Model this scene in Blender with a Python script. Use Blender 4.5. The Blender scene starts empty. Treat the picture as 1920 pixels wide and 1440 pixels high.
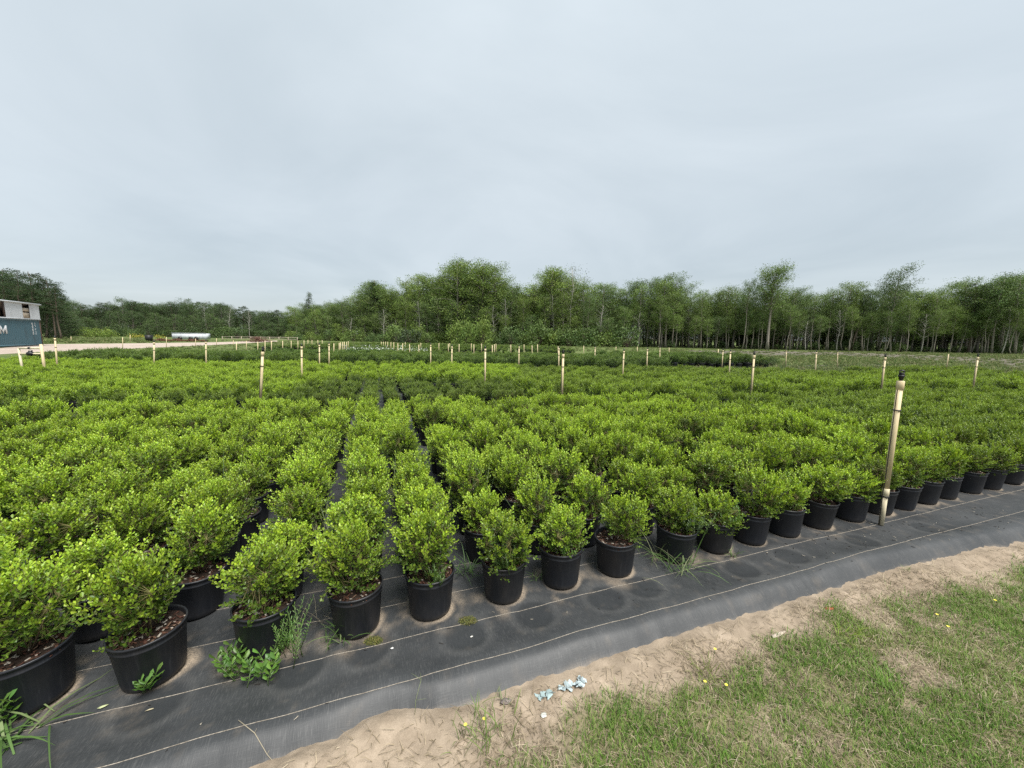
import bpy, math, random
import numpy as np
from mathutils import Matrix, Vector

random.seed(7)
RNG = np.random.default_rng(7)
sc = bpy.context.scene
COL = sc.collection

# ------------------------------------------------------------------ camera, sky, sun, exposure
FPX, EYE, HORIZON, ROLL = 715.0, 1.6, 631.0, 0.014      # focal length and horizon in photo pixels (1920 wide)
PITCH = math.atan((720 - HORIZON) / FPX)
AZ = math.radians(-19.6)                                 # direction of the pot rows; the bed edge runs square to it
cam = bpy.data.objects.new('camera', bpy.data.cameras.new('camera'))
COL.objects.link(cam)
cam.data.sensor_width = 36.0
cam.data.lens = FPX / 1920 * 36.0
cam.data.clip_start, cam.data.clip_end = 0.05, 6000
_fw = Vector((0, math.cos(PITCH), -math.sin(PITCH)))
_up0 = Vector((0, math.sin(PITCH), math.cos(PITCH)))
_rt0 = Vector((1, 0, 0))
_rt = _rt0 * math.cos(ROLL) + _up0 * math.sin(ROLL)
_up = -_rt0 * math.sin(ROLL) + _up0 * math.cos(ROLL)
cam.matrix_world = Matrix(((_rt.x, _up.x, -_fw.x, 0), (_rt.y, _up.y, -_fw.y, 0), (_rt.z, _up.z, -_fw.z, EYE), (0, 0, 0, 1)))
sc.camera = cam

SUN_EL, SUN_AZ = math.radians(62), math.radians(140)     # compass-like azimuth, clockwise from +Y: behind the camera, to the right
world = bpy.data.worlds.new('World')
sc.world = world
world.use_nodes = True
wt = world.node_tree
wt.nodes.clear()
def wn(t, **kw):
    n = wt.nodes.new(t)
    for k, v in kw.items():
        setattr(n, k, v)
    return n
w_out = wn('ShaderNodeOutputWorld')
w_sky = wn('ShaderNodeTexSky', sky_type='NISHITA', sun_disc=False)
w_sky.sun_elevation, w_sky.sun_rotation = SUN_EL, SUN_AZ
w_b1 = wn('ShaderNodeBackground'); w_b1.inputs['Strength'].default_value = 0.05
wt.links.new(w_sky.outputs[0], w_b1.inputs['Color'])
w_tc = wn('ShaderNodeTexCoord')
w_sep = wn('ShaderNodeSeparateXYZ'); wt.links.new(w_tc.outputs['Generated'], w_sep.inputs[0])
w_ab = wn('ShaderNodeMath', operation='ABSOLUTE'); wt.links.new(w_sep.outputs['Z'], w_ab.inputs[0])
w_ad = wn('ShaderNodeMath', operation='ADD'); wt.links.new(w_ab.outputs[0], w_ad.inputs[0]); w_ad.inputs[1].default_value = 0.16
w_dx = wn('ShaderNodeMath', operation='DIVIDE'); wt.links.new(w_sep.outputs['X'], w_dx.inputs[0]); wt.links.new(w_ad.outputs[0], w_dx.inputs[1])
w_dy = wn('ShaderNodeMath', operation='DIVIDE'); wt.links.new(w_sep.outputs['Y'], w_dy.inputs[0]); wt.links.new(w_ad.outputs[0], w_dy.inputs[1])
w_cb = wn('ShaderNodeCombineXYZ'); wt.links.new(w_dx.outputs[0], w_cb.inputs[0]); wt.links.new(w_dy.outputs[0], w_cb.inputs[1])
w_n1 = wn('ShaderNodeTexNoise'); w_n1.inputs['Scale'].default_value = 0.6; w_n1.inputs['Detail'].default_value = 6.0; w_n1.inputs['Roughness'].default_value = 0.52; w_n1.inputs['Distortion'].default_value = 0.6
wt.links.new(w_cb.outputs[0], w_n1.inputs['Vector'])
w_r1 = wn('ShaderNodeValToRGB')
w_r1.color_ramp.elements[0].position = 0.34; w_r1.color_ramp.elements[0].color = (0.117, 0.132, 0.140, 1)
w_r1.color_ramp.elements[1].position = 0.70; w_r1.color_ramp.elements[1].color = (0.154, 0.168, 0.175, 1)
wt.links.new(w_n1.outputs['Fac'], w_r1.inputs[0])
w_mr = wn('ShaderNodeMapRange')                       # an overcast sky is brighter towards the zenith
wt.links.new(w_ab.outputs[0], w_mr.inputs['Value'])
for k, v in (('From Min', 0.0), ('From Max', 1.0), ('To Min', 0.88), ('To Max', 1.30)):
    w_mr.inputs[k].default_value = v
w_b2 = wn('ShaderNodeBackground')
wt.links.new(w_r1.outputs[0], w_b2.inputs['Color']); wt.links.new(w_mr.outputs[0], w_b2.inputs['Strength'])
w_mx = wn('ShaderNodeMixShader'); w_mx.inputs[0].default_value = 0.9
wt.links.new(w_b1.outputs[0], w_mx.inputs[1]); wt.links.new(w_b2.outputs[0], w_mx.inputs[2])
wt.links.new(w_mx.outputs[0], w_out.inputs['Surface'])

sun = bpy.data.objects.new('sun', bpy.data.lights.new('sun', 'SUN'))
COL.objects.link(sun)
sun.data.energy = 1.5
sun.data.angle = math.radians(30)
sun.data.color = (1.0, 0.965, 0.91)
_sd = Vector((math.sin(SUN_AZ) * math.cos(SUN_EL), math.cos(SUN_AZ) * math.cos(SUN_EL), math.sin(SUN_EL)))
sun.rotation_euler = _sd.to_track_quat('Z', 'Y').to_euler()

sc.view_settings.view_transform = 'Standard'
sc.view_settings.look = 'None'
sc.view_settings.exposure = 2.3
sc.view_settings.gamma = 1.0
sc.view_settings.use_curve_mapping = False
try:
    sc.cycles.max_bounces = 6
    sc.cycles.diffuse_bounces = 3
    sc.cycles.glossy_bounces = 2
    sc.cycles.transmission_bounces = 3
    sc.cycles.transparent_max_bounces = 4
    sc.cycles.use_denoising = False
except Exception:
    pass

# ------------------------------------------------------------------ helpers
def horizon(px):
    return HORIZON + ROLL * (px - 960)
def ray(px, py):
    x, y = (px - 960) / FPX, -(py - 720) / FPX
    c, s = math.cos(ROLL), math.sin(ROLL)
    x, y = x * c - y * s, x * s + y * c
    return np.array([x, math.cos(PITCH) + y * math.sin(PITCH), -math.sin(PITCH) + y * math.cos(PITCH)])
def ground_at(px, py, z=0.0):
    d = ray(px, py)
    return np.array([0, 0, EYE]) + d * ((z - EYE) / d[2])
def at_depth(px, py, Y):
    d = ray(px, py)
    return np.array([0, 0, EYE]) + d * (Y / d[1])
CA, SA = math.cos(AZ), math.sin(AZ)
def to_uv(X, Y): return X * CA - Y * SA, X * SA + Y * CA
def from_uv(u, v): return u * CA + v * SA, -u * SA + v * CA
def project(X, Y, Z):
    dz = Z - EYE
    a = Y * math.cos(PITCH) - dz * math.sin(PITCH)
    x, y = X / a, (Y * math.sin(PITCH) + dz * math.cos(PITCH)) / a
    c, s = math.cos(ROLL), math.sin(ROLL)
    x, y = x * c + y * s, -x * s + y * c
    return 960 + FPX * x, 720 - FPX * y

def _hash(ix, iy, seed):
    h = (ix.astype(np.int64) * 374761393 + iy.astype(np.int64) * 668265263 + seed * 982451653) & 0xFFFFFFFF
    h = ((h ^ (h >> 13)) * 1274126177) & 0xFFFFFFFF
    return ((h ^ (h >> 16)) & 0xFFFF) / 65535.0
def vnoise(x, y, seed=0):
    x, y = np.asarray(x, float), np.asarray(y, float)
    ix, iy = np.floor(x), np.floor(y)
    fx, fy = x - ix, y - iy
    fx, fy = fx * fx * (3 - 2 * fx), fy * fy * (3 - 2 * fy)
    a, b = _hash(ix, iy, seed), _hash(ix + 1, iy, seed)
    c, d = _hash(ix, iy + 1, seed), _hash(ix + 1, iy + 1, seed)
    return (a + (b - a) * fx) * (1 - fy) + (c + (d - c) * fx) * fy
def fbm(x, y, seed=0, octv=4):
    t, a, n = 0, 1.0, 0
    for k in range(octv):
        t = t + a * vnoise(np.asarray(x) * 2 ** k, np.asarray(y) * 2 ** k, seed + k); n += a; a *= 0.5
    return t / n
def sstep(a, b, x):
    t = np.clip((x - a) / (b - a), 0, 1)
    return t * t * (3 - 2 * t)

class MB:
    """collects vertices, faces, a per-vertex tint and a material index per face"""
    def __init__(self):
        self.v, self.t, self.q, self.c, self.tm, self.qm, self.n = [], [], [], [], [], [], 0
    def add(self, V, tris=None, quads=None, col=(1, 1, 1), m=0):
        V = np.asarray(V, float).reshape(-1, 3)
        c = np.asarray(col, float)
        if c.ndim == 1:
            c = np.tile(c, (len(V), 1))
        self.v.append(V); self.c.append(c)
        if tris is not None and len(tris):
            t = np.asarray(tris, int).reshape(-1, 3) + self.n
            self.t.append(t); self.tm.append(np.full(len(t), m))
        if quads is not None and len(quads):
            q = np.asarray(quads, int).reshape(-1, 4) + self.n
            self.q.append(q); self.qm.append(np.full(len(q), m))
        self.n += len(V)
        return self
    def box(self, lo, hi, col=(1, 1, 1), m=0, mat=None):
        lo, hi = np.array(lo, float), np.array(hi, float)
        V = np.array([[(lo, hi)[i][0], (lo, hi)[j][1], (lo, hi)[k][2]] for i in (0, 1) for j in (0, 1) for k in (0, 1)])
        if mat is not None:
            V = V @ np.asarray(mat)[:3, :3].T + np.asarray(mat)[:3, 3]
        return self.add(V, quads=[(0, 1, 3, 2), (4, 6, 7, 5), (0, 4, 5, 1), (2, 3, 7, 6), (0, 2, 6, 4), (1, 5, 7, 3)], col=col, m=m)
    def tube(self, pts, rad, n=6, col=(1, 1, 1), m=0, cap=True):
        pts = np.asarray(pts, float)
        rad = np.broadcast_to(np.asarray(rad, float), (len(pts),))
        V = []
        d = np.gradient(pts, axis=0)
        d /= np.linalg.norm(d, axis=1)[:, None] + 1e-9
        ref = np.array([1.0, 0, 0]) if abs(d[0][0]) < 0.8 else np.array([0, 1.0, 0])
        for p, t, r in zip(pts, d, rad):
            s = np.cross(t, ref); s /= np.linalg.norm(s) + 1e-9
            b = np.cross(t, s)
            a = np.arange(n) * 2 * math.pi / n
            V.append(p + r * (np.cos(a)[:, None] * s + np.sin(a)[:, None] * b))
        V = np.concatenate(V)
        Q = [(k * n + i, k * n + (i + 1) % n, (k + 1) * n + (i + 1) % n, (k + 1) * n + i) for k in range(len(pts) - 1) for i in range(n)]
        T = []
        if cap:
            e = (len(pts) - 1) * n
            T = [(0, i + 1, i) for i in range(1, n - 1)] + [(e, e + i, e + i + 1) for i in range(1, n - 1)]
        return self.add(V, tris=T, quads=Q, col=col, m=m)
    def lathe(self, prof, n=32, col=(1, 1, 1), m=0, centre=(0, 0, 0), rib=0.0):
        V = []
        a = np.arange(n) * 2 * math.pi / n
        for r, z in prof:
            rr = r * (1 + (rib * (np.arange(n) % 2) if r > 0.05 else 0))
            V.append(np.stack([centre[0] + rr * np.cos(a), centre[1] + rr * np.sin(a), np.full(n, centre[2] + z)], 1))
        Q = [(k * n + i, k * n + (i + 1) % n, (k + 1) * n + (i + 1) % n, (k + 1) * n + i) for k in range(len(prof) - 1) for i in range(n)]
        return self.add(np.concatenate(V), quads=Q, col=col, m=m)
    def leaves(self, P, D, S, L, W, col, m=0, fold=0.25, simple=False):
        """one leaf per row: base P, axis D, side S, length L, width W"""
        n = len(P)
        if n == 0:
            return self
        N = np.cross(D, S)
        L, W = np.broadcast_to(L, (n,))[:, None], np.broadcast_to(W, (n,))[:, None]
        if simple:
            V = np.stack([P, P + D * L * .5 + S * W * .5 + N * W * fold, P + D * L, P + D * L * .5 - S * W * .5 + N * W * fold], 1)
            tri = np.array([(0, 2, 1), (0, 3, 2)])
        else:
            V = np.stack([P, P + D * L * .38 + S * W * .36 + N * W * fold * .7, P + D * L * .74 + S * W * .5 + N * W * fold,
                          P + D * L - N * W * .1, P + D * L * .74 - S * W * .5 + N * W * fold, P + D * L * .38 - S * W * .36 + N * W * fold * .7], 1)
            tri = np.array([(0, 3, 2), (0, 2, 1), (0, 4, 3), (0, 5, 4)])
        k = V.shape[1]
        T = (np.arange(n)[:, None, None] * k + tri[None]).reshape(-1, 3)
        c = np.asarray(col, float)
        if c.ndim == 1:
            c = np.tile(c, (n, 1))
        return self.add(V.reshape(-1, 3), tris=T, col=np.repeat(c, k, axis=0), m=m)
    def mesh(self, name, mats, smooth=False):
        me = bpy.data.meshes.new(name)
        V = np.concatenate(self.v)
        T = np.concatenate(self.t) if self.t else np.zeros((0, 3), int)
        Q = np.concatenate(self.q) if self.q else np.zeros((0, 4), int)
        me.vertices.add(len(V)); me.vertices.foreach_set('co', V.astype(np.float32).ravel())
        me.loops.add(T.size + Q.size)
        me.loops.foreach_set('vertex_index', np.concatenate([T.ravel(), Q.ravel()]).astype(np.int32))
        me.polygons.add(len(T) + len(Q))
        st = np.concatenate([np.arange(len(T)) * 3, T.size + np.arange(len(Q)) * 4]).astype(np.int32)
        me.polygons.foreach_set('loop_start', st)
        mi = np.concatenate(([np.concatenate(self.tm)] if self.tm else []) + ([np.concatenate(self.qm)] if self.qm else []))
        me.polygons.foreach_set('material_index', mi.astype(np.int32))
        if smooth:
            me.polygons.foreach_set('use_smooth', np.ones(len(mi), bool))
        me.update(calc_edges=True)
        me.validate()
        a = me.attributes.new('tint', 'FLOAT_COLOR', 'POINT')
        C = np.concatenate(self.c)
        a.data.foreach_set('color', np.concatenate([C, np.ones((len(C), 1))], 1).astype(np.float32).ravel())
        for mt in (mats if isinstance(mats, (list, tuple)) else [mats]):
            me.materials.append(mt)
        return me

def link(name, me, parent=None, loc=None, rot=None, scale=None):
    o = bpy.data.objects.new(name, me)
    COL.objects.link(o)
    if parent is not None:
        o.parent = parent
    if loc is not None: o.location = loc
    if rot is not None: o.rotation_euler = rot
    if scale is not None: o.scale = (scale,) * 3 if np.isscalar(scale) else scale
    return o
def tag(o, label, cat, group=None):
    o['label'] = label; o['category'] = cat
    if group: o['group'] = group
    return o
def thing(name, label, cat, loc=(0, 0, 0), rot=(0, 0, 0), group=None, scale=None):
    return tag(link(name, None, None, loc, rot, scale), label, cat, group)
def kind(o, k):
    o['kind'] = k
    return o

# ------------------------------------------------------------------ materials
class NT:
    def __init__(self, name):
        self.m = bpy.data.materials.new(name)
        self.m.use_nodes = True
        self.t = self.m.node_tree
        self.t.nodes.clear()
        self.out = self.n('ShaderNodeOutputMaterial')
    def n(self, typ, **kw):
        nd = self.t.nodes.new(typ)
        for k, v in kw.items():
            setattr(nd, k, v)
        return nd
    def l(self, a, b):
        self.t.links.new(a, b)
    def put(self, nd, key, v):
        if isinstance(v, bpy.types.NodeSocket):
            self.l(v, nd.inputs[key])
        else:
            nd.inputs[key].default_value = v
    def noise(self, scale, detail=4, rough=0.55, vec=None, dist=0.0):
        nd = self.n('ShaderNodeTexNoise')
        nd.inputs['Scale'].default_value = scale; nd.inputs['Detail'].default_value = detail
        nd.inputs['Roughness'].default_value = rough; nd.inputs['Distortion'].default_value = dist
        if vec is not None: self.l(vec, nd.inputs['Vector'])
        return nd.outputs['Fac']
    def coord(self, which='Object', scale=None):
        tc = self.n('ShaderNodeTexCoord').outputs[which]
        if scale is None: return tc
        mp = self.n('ShaderNodeMapping'); self.l(tc, mp.inputs['Vector']); mp.inputs['Scale'].default_value = scale
        return mp.outputs[0]
    def ramp(self, fac, stops):
        r = self.n('ShaderNodeValToRGB')
        el = r.color_ramp.elements
        while len(el) < len(stops): el.new(0.5)
        for e, (p, c) in zip(el, stops):
            e.position = p; e.color = (*c, 1) if len(c) == 3 else c
        self.l(fac, r.inputs[0])
        return r.outputs[0]
    def mix(self, fac, a, b, typ='MIX'):
        nd = self.n('ShaderNodeMix', data_type='RGBA', blend_type=typ)
        for sock, v in ((nd.inputs[0], fac), (nd.inputs[6], a), (nd.inputs[7], b)):
            if isinstance(v, bpy.types.NodeSocket): self.l(v, sock)
            else: sock.default_value = v if np.isscalar(v) else ((*v, 1) if len(v) == 3 else v)
        return nd.outputs[2]
    def math(self, op, a, b=None, c=None, clamp=False):
        nd = self.n('ShaderNodeMath', operation=op, use_clamp=clamp)
        for i, v in enumerate((a, b, c)):
            if v is None: continue
            if isinstance(v, bpy.types.NodeSocket): self.l(v, nd.inputs[i])
            else: nd.inputs[i].default_value = v
        return nd.outputs[0]
    def attr(self, name, typ='GEOMETRY'):
        return self.n('ShaderNodeAttribute', attribute_name=name, attribute_type=typ)
    def tint(self):
        s = self.n('ShaderNodeSeparateColor'); self.l(self.attr('tint').outputs['Color'], s.inputs[0])
        return s.outputs
    def rand(self):
        return self.n('ShaderNodeObjectInfo').outputs['Random']
    def bsdf(self, col, rough=0.6, spec=0.5, bump=None, bump_str=0.3, bump_dist=0.01, metal=0.0):
        b = self.n('ShaderNodeBsdfPrincipled')
        self.put(b, 'Base Color', col if isinstance(col, bpy.types.NodeSocket) else (*col, 1))
        self.put(b, 'Roughness', rough); self.put(b, 'Specular IOR Level', spec); self.put(b, 'Metallic', metal)
        if bump is not None:
            bp = self.n('ShaderNodeBump'); bp.inputs['Strength'].default_value = bump_str; bp.inputs['Distance'].default_value = bump_dist
            self.l(bump, bp.inputs['Height']); self.l(bp.outputs[0], b.inputs['Normal'])
        return b.outputs[0]
    def done(self, shader):
        self.l(shader, self.out.inputs['Surface'])
        return self.m

def leaf_material(name, ramp_of, trans=0.28, rough=0.42, spec=0.4, jitter=0.25, trans_gain=(1.5, 1.45, 0.7)):
    """ramp_of: list (tone, old leaf colour, young leaf colour); tone comes from the plant, leaf age from the mesh, shrubs with shade painted in"""
    N = NT(name)
    tn = N.attr('tone', 'INSTANCER').outputs['Fac']
    mx = max(t for t, _, _ in ramp_of) or 1.0
    f = N.math('DIVIDE', tn, mx)
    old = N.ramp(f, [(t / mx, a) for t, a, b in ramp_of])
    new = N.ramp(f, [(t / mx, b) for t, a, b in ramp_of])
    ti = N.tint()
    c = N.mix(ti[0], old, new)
    v = N.math('MULTIPLY_ADD', ti[1], 2 * jitter, 1 - jitter)
    v2 = N.math('MULTIPLY_ADD', N.rand(), 0.3, 0.85)
    c = N.mix(1.0, c, N.n('ShaderNodeCombineColor').outputs[0], 'MULTIPLY') if False else c
    hs = N.n('ShaderNodeHueSaturation')
    N.l(c, hs.inputs['Color']); N.l(N.math('MULTIPLY', v, v2), hs.inputs['Value'])
    N.l(N.math('MULTIPLY_ADD', ti[2], 0.03, 0.485), hs.inputs['Hue'])
    c = hs.outputs[0]
    p = N.bsdf(c, rough, spec)
    tr = N.n('ShaderNodeBsdfTranslucent')
    N.l(N.mix(1.0, c, trans_gain, 'MULTIPLY'), tr.inputs['Color'])
    ms = N.n('ShaderNodeMixShader'); ms.inputs[0].default_value = trans
    N.l(p, ms.inputs[1]); N.l(tr.outputs[0], ms.inputs[2])
    return N.done(ms.outputs[0])

M = {}
# tones of the shrubs: 0 fresh yellow-green, 1 olive, 2 dark green, 3 pale grey-green
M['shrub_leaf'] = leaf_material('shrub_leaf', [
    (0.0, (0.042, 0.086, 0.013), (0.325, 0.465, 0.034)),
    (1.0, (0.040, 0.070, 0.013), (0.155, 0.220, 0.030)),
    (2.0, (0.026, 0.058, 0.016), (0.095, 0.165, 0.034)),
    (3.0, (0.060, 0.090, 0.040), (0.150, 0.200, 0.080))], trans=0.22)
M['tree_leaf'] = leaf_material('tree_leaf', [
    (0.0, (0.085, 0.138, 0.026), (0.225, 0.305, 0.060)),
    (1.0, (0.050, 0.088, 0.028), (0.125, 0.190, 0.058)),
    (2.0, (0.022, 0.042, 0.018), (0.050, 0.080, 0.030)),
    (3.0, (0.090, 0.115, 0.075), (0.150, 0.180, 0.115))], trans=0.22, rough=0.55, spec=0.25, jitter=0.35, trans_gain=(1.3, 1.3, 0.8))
M['weed_leaf'] = leaf_material('weed_leaf', [
    (0.0, (0.050, 0.115, 0.020), (0.120, 0.230, 0.035)),
    (1.0, (0.055, 0.100, 0.045), (0.110, 0.170, 0.070))], trans=0.3)

def grass_mat():
    N = NT('grass_blade')
    c = N.attr('tint').outputs['Color']
    p = N.bsdf(c, 0.6, 0.25)
    tr = N.n('ShaderNodeBsdfTranslucent'); N.l(c, tr.inputs['Color'])
    ms = N.n('ShaderNodeMixShader'); ms.inputs[0].default_value = 0.3
    N.l(p, ms.inputs[1]); N.l(tr.outputs[0], ms.inputs[2])
    return N.done(ms.outputs[0])
M['grass'] = grass_mat()
def tinted(name, rough=0.8, spec=0.3, noise=0, amount=0.3, bump=0.0, metal=0.0):
    N = NT(name)
    c = N.attr('tint').outputs['Color']
    b = None
    if noise:
        f = N.noise(noise, 5, 0.6, N.coord())
        c = N.mix(amount, c, N.ramp(f, [(0.3, (0.35, 0.33, 0.3)), (0.7, (1.0, 1.0, 1.0))]), 'MULTIPLY')
        b = f if bump else None
    return N.done(N.bsdf(c, rough, spec, b, bump, 0.01, metal))
M['soil'] = tinted('potting_mix', 0.9, 0.15, 60, 0.5, 0.5)
M['litter'] = tinted('litter', 0.75, 0.25)
M['painted'] = tinted('painted_surface', 0.6, 0.35, 3, 0.35)
M['bark'] = None
def bark():
    N = NT('bark')
    f = N.noise(3, 5, 0.65, N.coord('Object', (4, 4, 1)))
    c = N.mix(1.0, N.attr('tint').outputs['Color'], N.ramp(f, [(0.25, (0.45, 0.43, 0.42)), (0.75, (1.15, 1.12, 1.08))]), 'MULTIPLY')
    return N.done(N.bsdf(c, 0.9, 0.15, f, 0.6, 0.03))
M['bark'] = bark()
def twig():
    N = NT('twig')
    return N.done(N.bsdf(N.attr('tint').outputs['Color'], 0.8, 0.2))
M['twig'] = twig()
def pot_mat():
    N = NT('black_pot_plastic')
    vec = N.coord('Object', (14, 14, 1.2))
    f = N.noise(6, 5, 0.6, vec)
    g = N.noise(9, 4, 0.6, N.coord())
    sepz = N.n('ShaderNodeSeparateXYZ'); N.l(N.coord(), sepz.inputs[0])
    c = N.ramp(f, [(0.3, (0.005, 0.006, 0.008)), (0.6, (0.011, 0.012, 0.014)), (0.8, (0.030, 0.031, 0.033))])
    dust = N.math('MULTIPLY', N.math('SUBTRACT', g, 0.45, clamp=True), 0.9, clamp=True)
    low = N.n('ShaderNodeMapRange'); N.l(sepz.outputs['Z'], low.inputs[0])
    for k, v in (('From Min', 0.0), ('From Max', 0.05), ('To Min', 0.45), ('To Max', 0.1)): low.inputs[k].default_value = v
    c = N.mix(N.math('MULTIPLY', dust, N.math('MULTIPLY_ADD', low.outputs[0], 2.6, 0.1), clamp=True), c, (0.12, 0.10, 0.078))
    c = N.mix(N.math('MULTIPLY', N.rand(), 0.35), c, (0.010, 0.013, 0.022))
    return N.done(N.bsdf(c, 0.46, 0.36, f, 0.12, 0.004))
M['pot'] = pot_mat()
def pvc():
    N = NT('cream_pvc')
    f = N.noise(5, 5, 0.65, N.coord('Object', (8, 8, 1)))
    c = N.mix(1.0, N.attr('tint').outputs['Color'], N.ramp(f, [(0.3, (0.72, 0.68, 0.62)), (0.6, (1, 1, 1))]), 'MULTIPLY')
    return N.done(N.bsdf(c, 0.5, 0.35))
M['pvc'] = pvc()
def black_plastic():
    N = NT('black_plastic')
    return N.done(N.bsdf((0.012, 0.012, 0.013), 0.5, 0.4))
M['black'] = black_plastic()
def fabric():
    N = NT('woven_weed_fabric')
    co = N.coord()
    rot = N.n('ShaderNodeMapping'); N.l(co, rot.inputs['Vector']); rot.inputs['Rotation'].default_value = (0, 0, AZ)
    rot.inputs['Rotation'].default_value[2] = AZ
    def scaled(s):
        mp = N.n('ShaderNodeMapping'); N.l(rot.outputs[0], mp.inputs['Vector']); mp.inputs['Scale'].default_value = s
        return mp.outputs[0]
    streak = N.noise(1.0, 4, 0.7, scaled((260, 22, 1)))
    streak2 = N.noise(1.0, 3, 0.6, scaled((20, 240, 1)))
    blot = N.noise(2.2, 6, 0.6, co)
    dust = N.noise(7, 6, 0.7, co)
    ti = N.tint()       # r sand spilled on the sheet, g old pot ring, b pale ring rim
    c = N.ramp(blot, [(0.3, (0.016, 0.018, 0.020)), (0.7, (0.036, 0.038, 0.040))])
    sm = N.math('MULTIPLY', N.math('SUBTRACT', streak, 0.5, clamp=True), 2.4, clamp=True)
    sm = N.math('MULTIPLY', sm, N.math('MULTIPLY_ADD', dust, 2.2, -0.55, clamp=True))
    c = N.mix(N.math('MULTIPLY', sm, 0.75), c, (0.17, 0.168, 0.162))
    sm2 = N.math('MULTIPLY', N.math('SUBTRACT', streak2, 0.56, clamp=True), 1.4, clamp=True)
    c = N.mix(sm2, c, (0.10, 0.10, 0.098))
    c = N.mix(N.math('MULTIPLY', ti[1], 0.55), c, (0.013, 0.015, 0.017))
    c = N.mix(N.math('MULTIPLY', ti[2], N.math('MULTIPLY', streak, 0.20)), c, (0.15, 0.145, 0.135))
    grit = N.noise(150, 3, 0.7, co)
    sand = N.math('MULTIPLY', ti[0], N.math('MULTIPLY_ADD', grit, 3.0, -0.75, clamp=True), clamp=True)
    c = N.mix(sand, c, (0.30, 0.24, 0.175))
    h = N.math('ADD', N.math('MULTIPLY', streak, 0.5), N.math('MULTIPLY', streak2, 0.4))
    return N.done(N.bsdf(c, N.math('MULTIPLY_ADD', blot, 0.2, 0.46), 0.45, h, 0.35, 0.003))
M['fabric'] = fabric()
def thread_mat():
    N = NT('pale_thread')
    f = N.noise(120, 2, 0.5, N.coord())
    return N.done(N.bsdf(N.ramp(f, [(0.3, (0.14, 0.12, 0.095)), (0.7, (0.34, 0.305, 0.255))]), 0.9, 0.1))
M['thread'] = thread_mat()
def ground_mat():
    N = NT('sandy_soil')
    co = N.coord()
    a = N.noise(1.3, 6, 0.6, co); b = N.noise(9, 6, 0.65, co); g = N.noise(220, 3, 0.7, co)
    c = N.ramp(b, [(0.25, (0.165, 0.132, 0.098)), (0.55, (0.275, 0.224, 0.170)), (0.8, (0.37, 0.305, 0.237))])
    c = N.mix(N.math('MULTIPLY', N.math('SUBTRACT', a, 0.5, clamp=True), 2.2, clamp=True), c, (0.185, 0.145, 0.105))
    ti = N.tint()      # r thatch under the grass, g dark damp soil
    c = N.mix(N.math('MULTIPLY', ti[0], 0.8), c, (0.145, 0.140, 0.065))
    c = N.mix(ti[1], c, (0.075, 0.055, 0.042))
    c = N.mix(0.4, c, N.ramp(g, [(0.3, (0.55, 0.52, 0.48)), (0.7, (1.2, 1.18, 1.15))]), 'MULTIPLY')
    return N.done(N.bsdf(c, 0.95, 0.1, N.math('ADD', b, N.math('MULTIPLY', g, 0.35)), 0.6, 0.012))
M['ground'] = ground_mat()
def field_mat(name, cols, s=0.35):
    N = NT(name)
    co = N.coord()
    a = N.noise(s, 6, 0.65, co); b = N.noise(s * 14, 5, 0.7, co)
    f = N.math('ADD', N.math('MULTIPLY', a, 0.6), N.math('MULTIPLY', b, 0.4))
    c = N.ramp(f, [(0.32, cols[0]), (0.5, cols[1]), (0.68, cols[2])])
    return N.done(N.bsdf(c, 0.95, 0.1, b, 0.8, 0.1))
M['field'] = field_mat('rough_field', [(0.045, 0.075, 0.020), (0.085, 0.115, 0.035), (0.150, 0.150, 0.075)])
M['tilled'] = field_mat('tilled_soil', [(0.070, 0.070, 0.045), (0.125, 0.112, 0.090), (0.185, 0.165, 0.140)], 0.8)
M['road'] = field_mat('sandy_track', [(0.25, 0.205, 0.165), (0.35, 0.29, 0.245), (0.42, 0.36, 0.31)], 0.5)
def steel(name, base, dirt, rough=0.55, sc=1.2):
    N = NT(name)
    f = N.noise(sc, 6, 0.65, N.coord('Object', (1, 1, 0.35)))
    c = N.mix(N.math('MULTIPLY', N.math('SUBTRACT', f, 0.5, clamp=True), 3.2, clamp=True), base, dirt)
    return N.done(N.bsdf(c, rough, 0.4))
M['blue_steel'] = steel('faded_blue_steel', (0.058, 0.120, 0.150), (0.052, 0.080, 0.092))
M['white_steel'] = steel('white_sheet_metal', (0.50, 0.53, 0.56), (0.36, 0.37, 0.38))
M['rust'] = steel('rusty_steel', (0.090, 0.055, 0.040), (0.045, 0.030, 0.024), 0.8)
M['dark_room'] = steel('dark_boards', (0.10, 0.072, 0.050), (0.045, 0.034, 0.026), 0.8)
M['white_print'] = steel('white_print', (0.62, 0.64, 0.65), (0.45, 0.47, 0.48))

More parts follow.
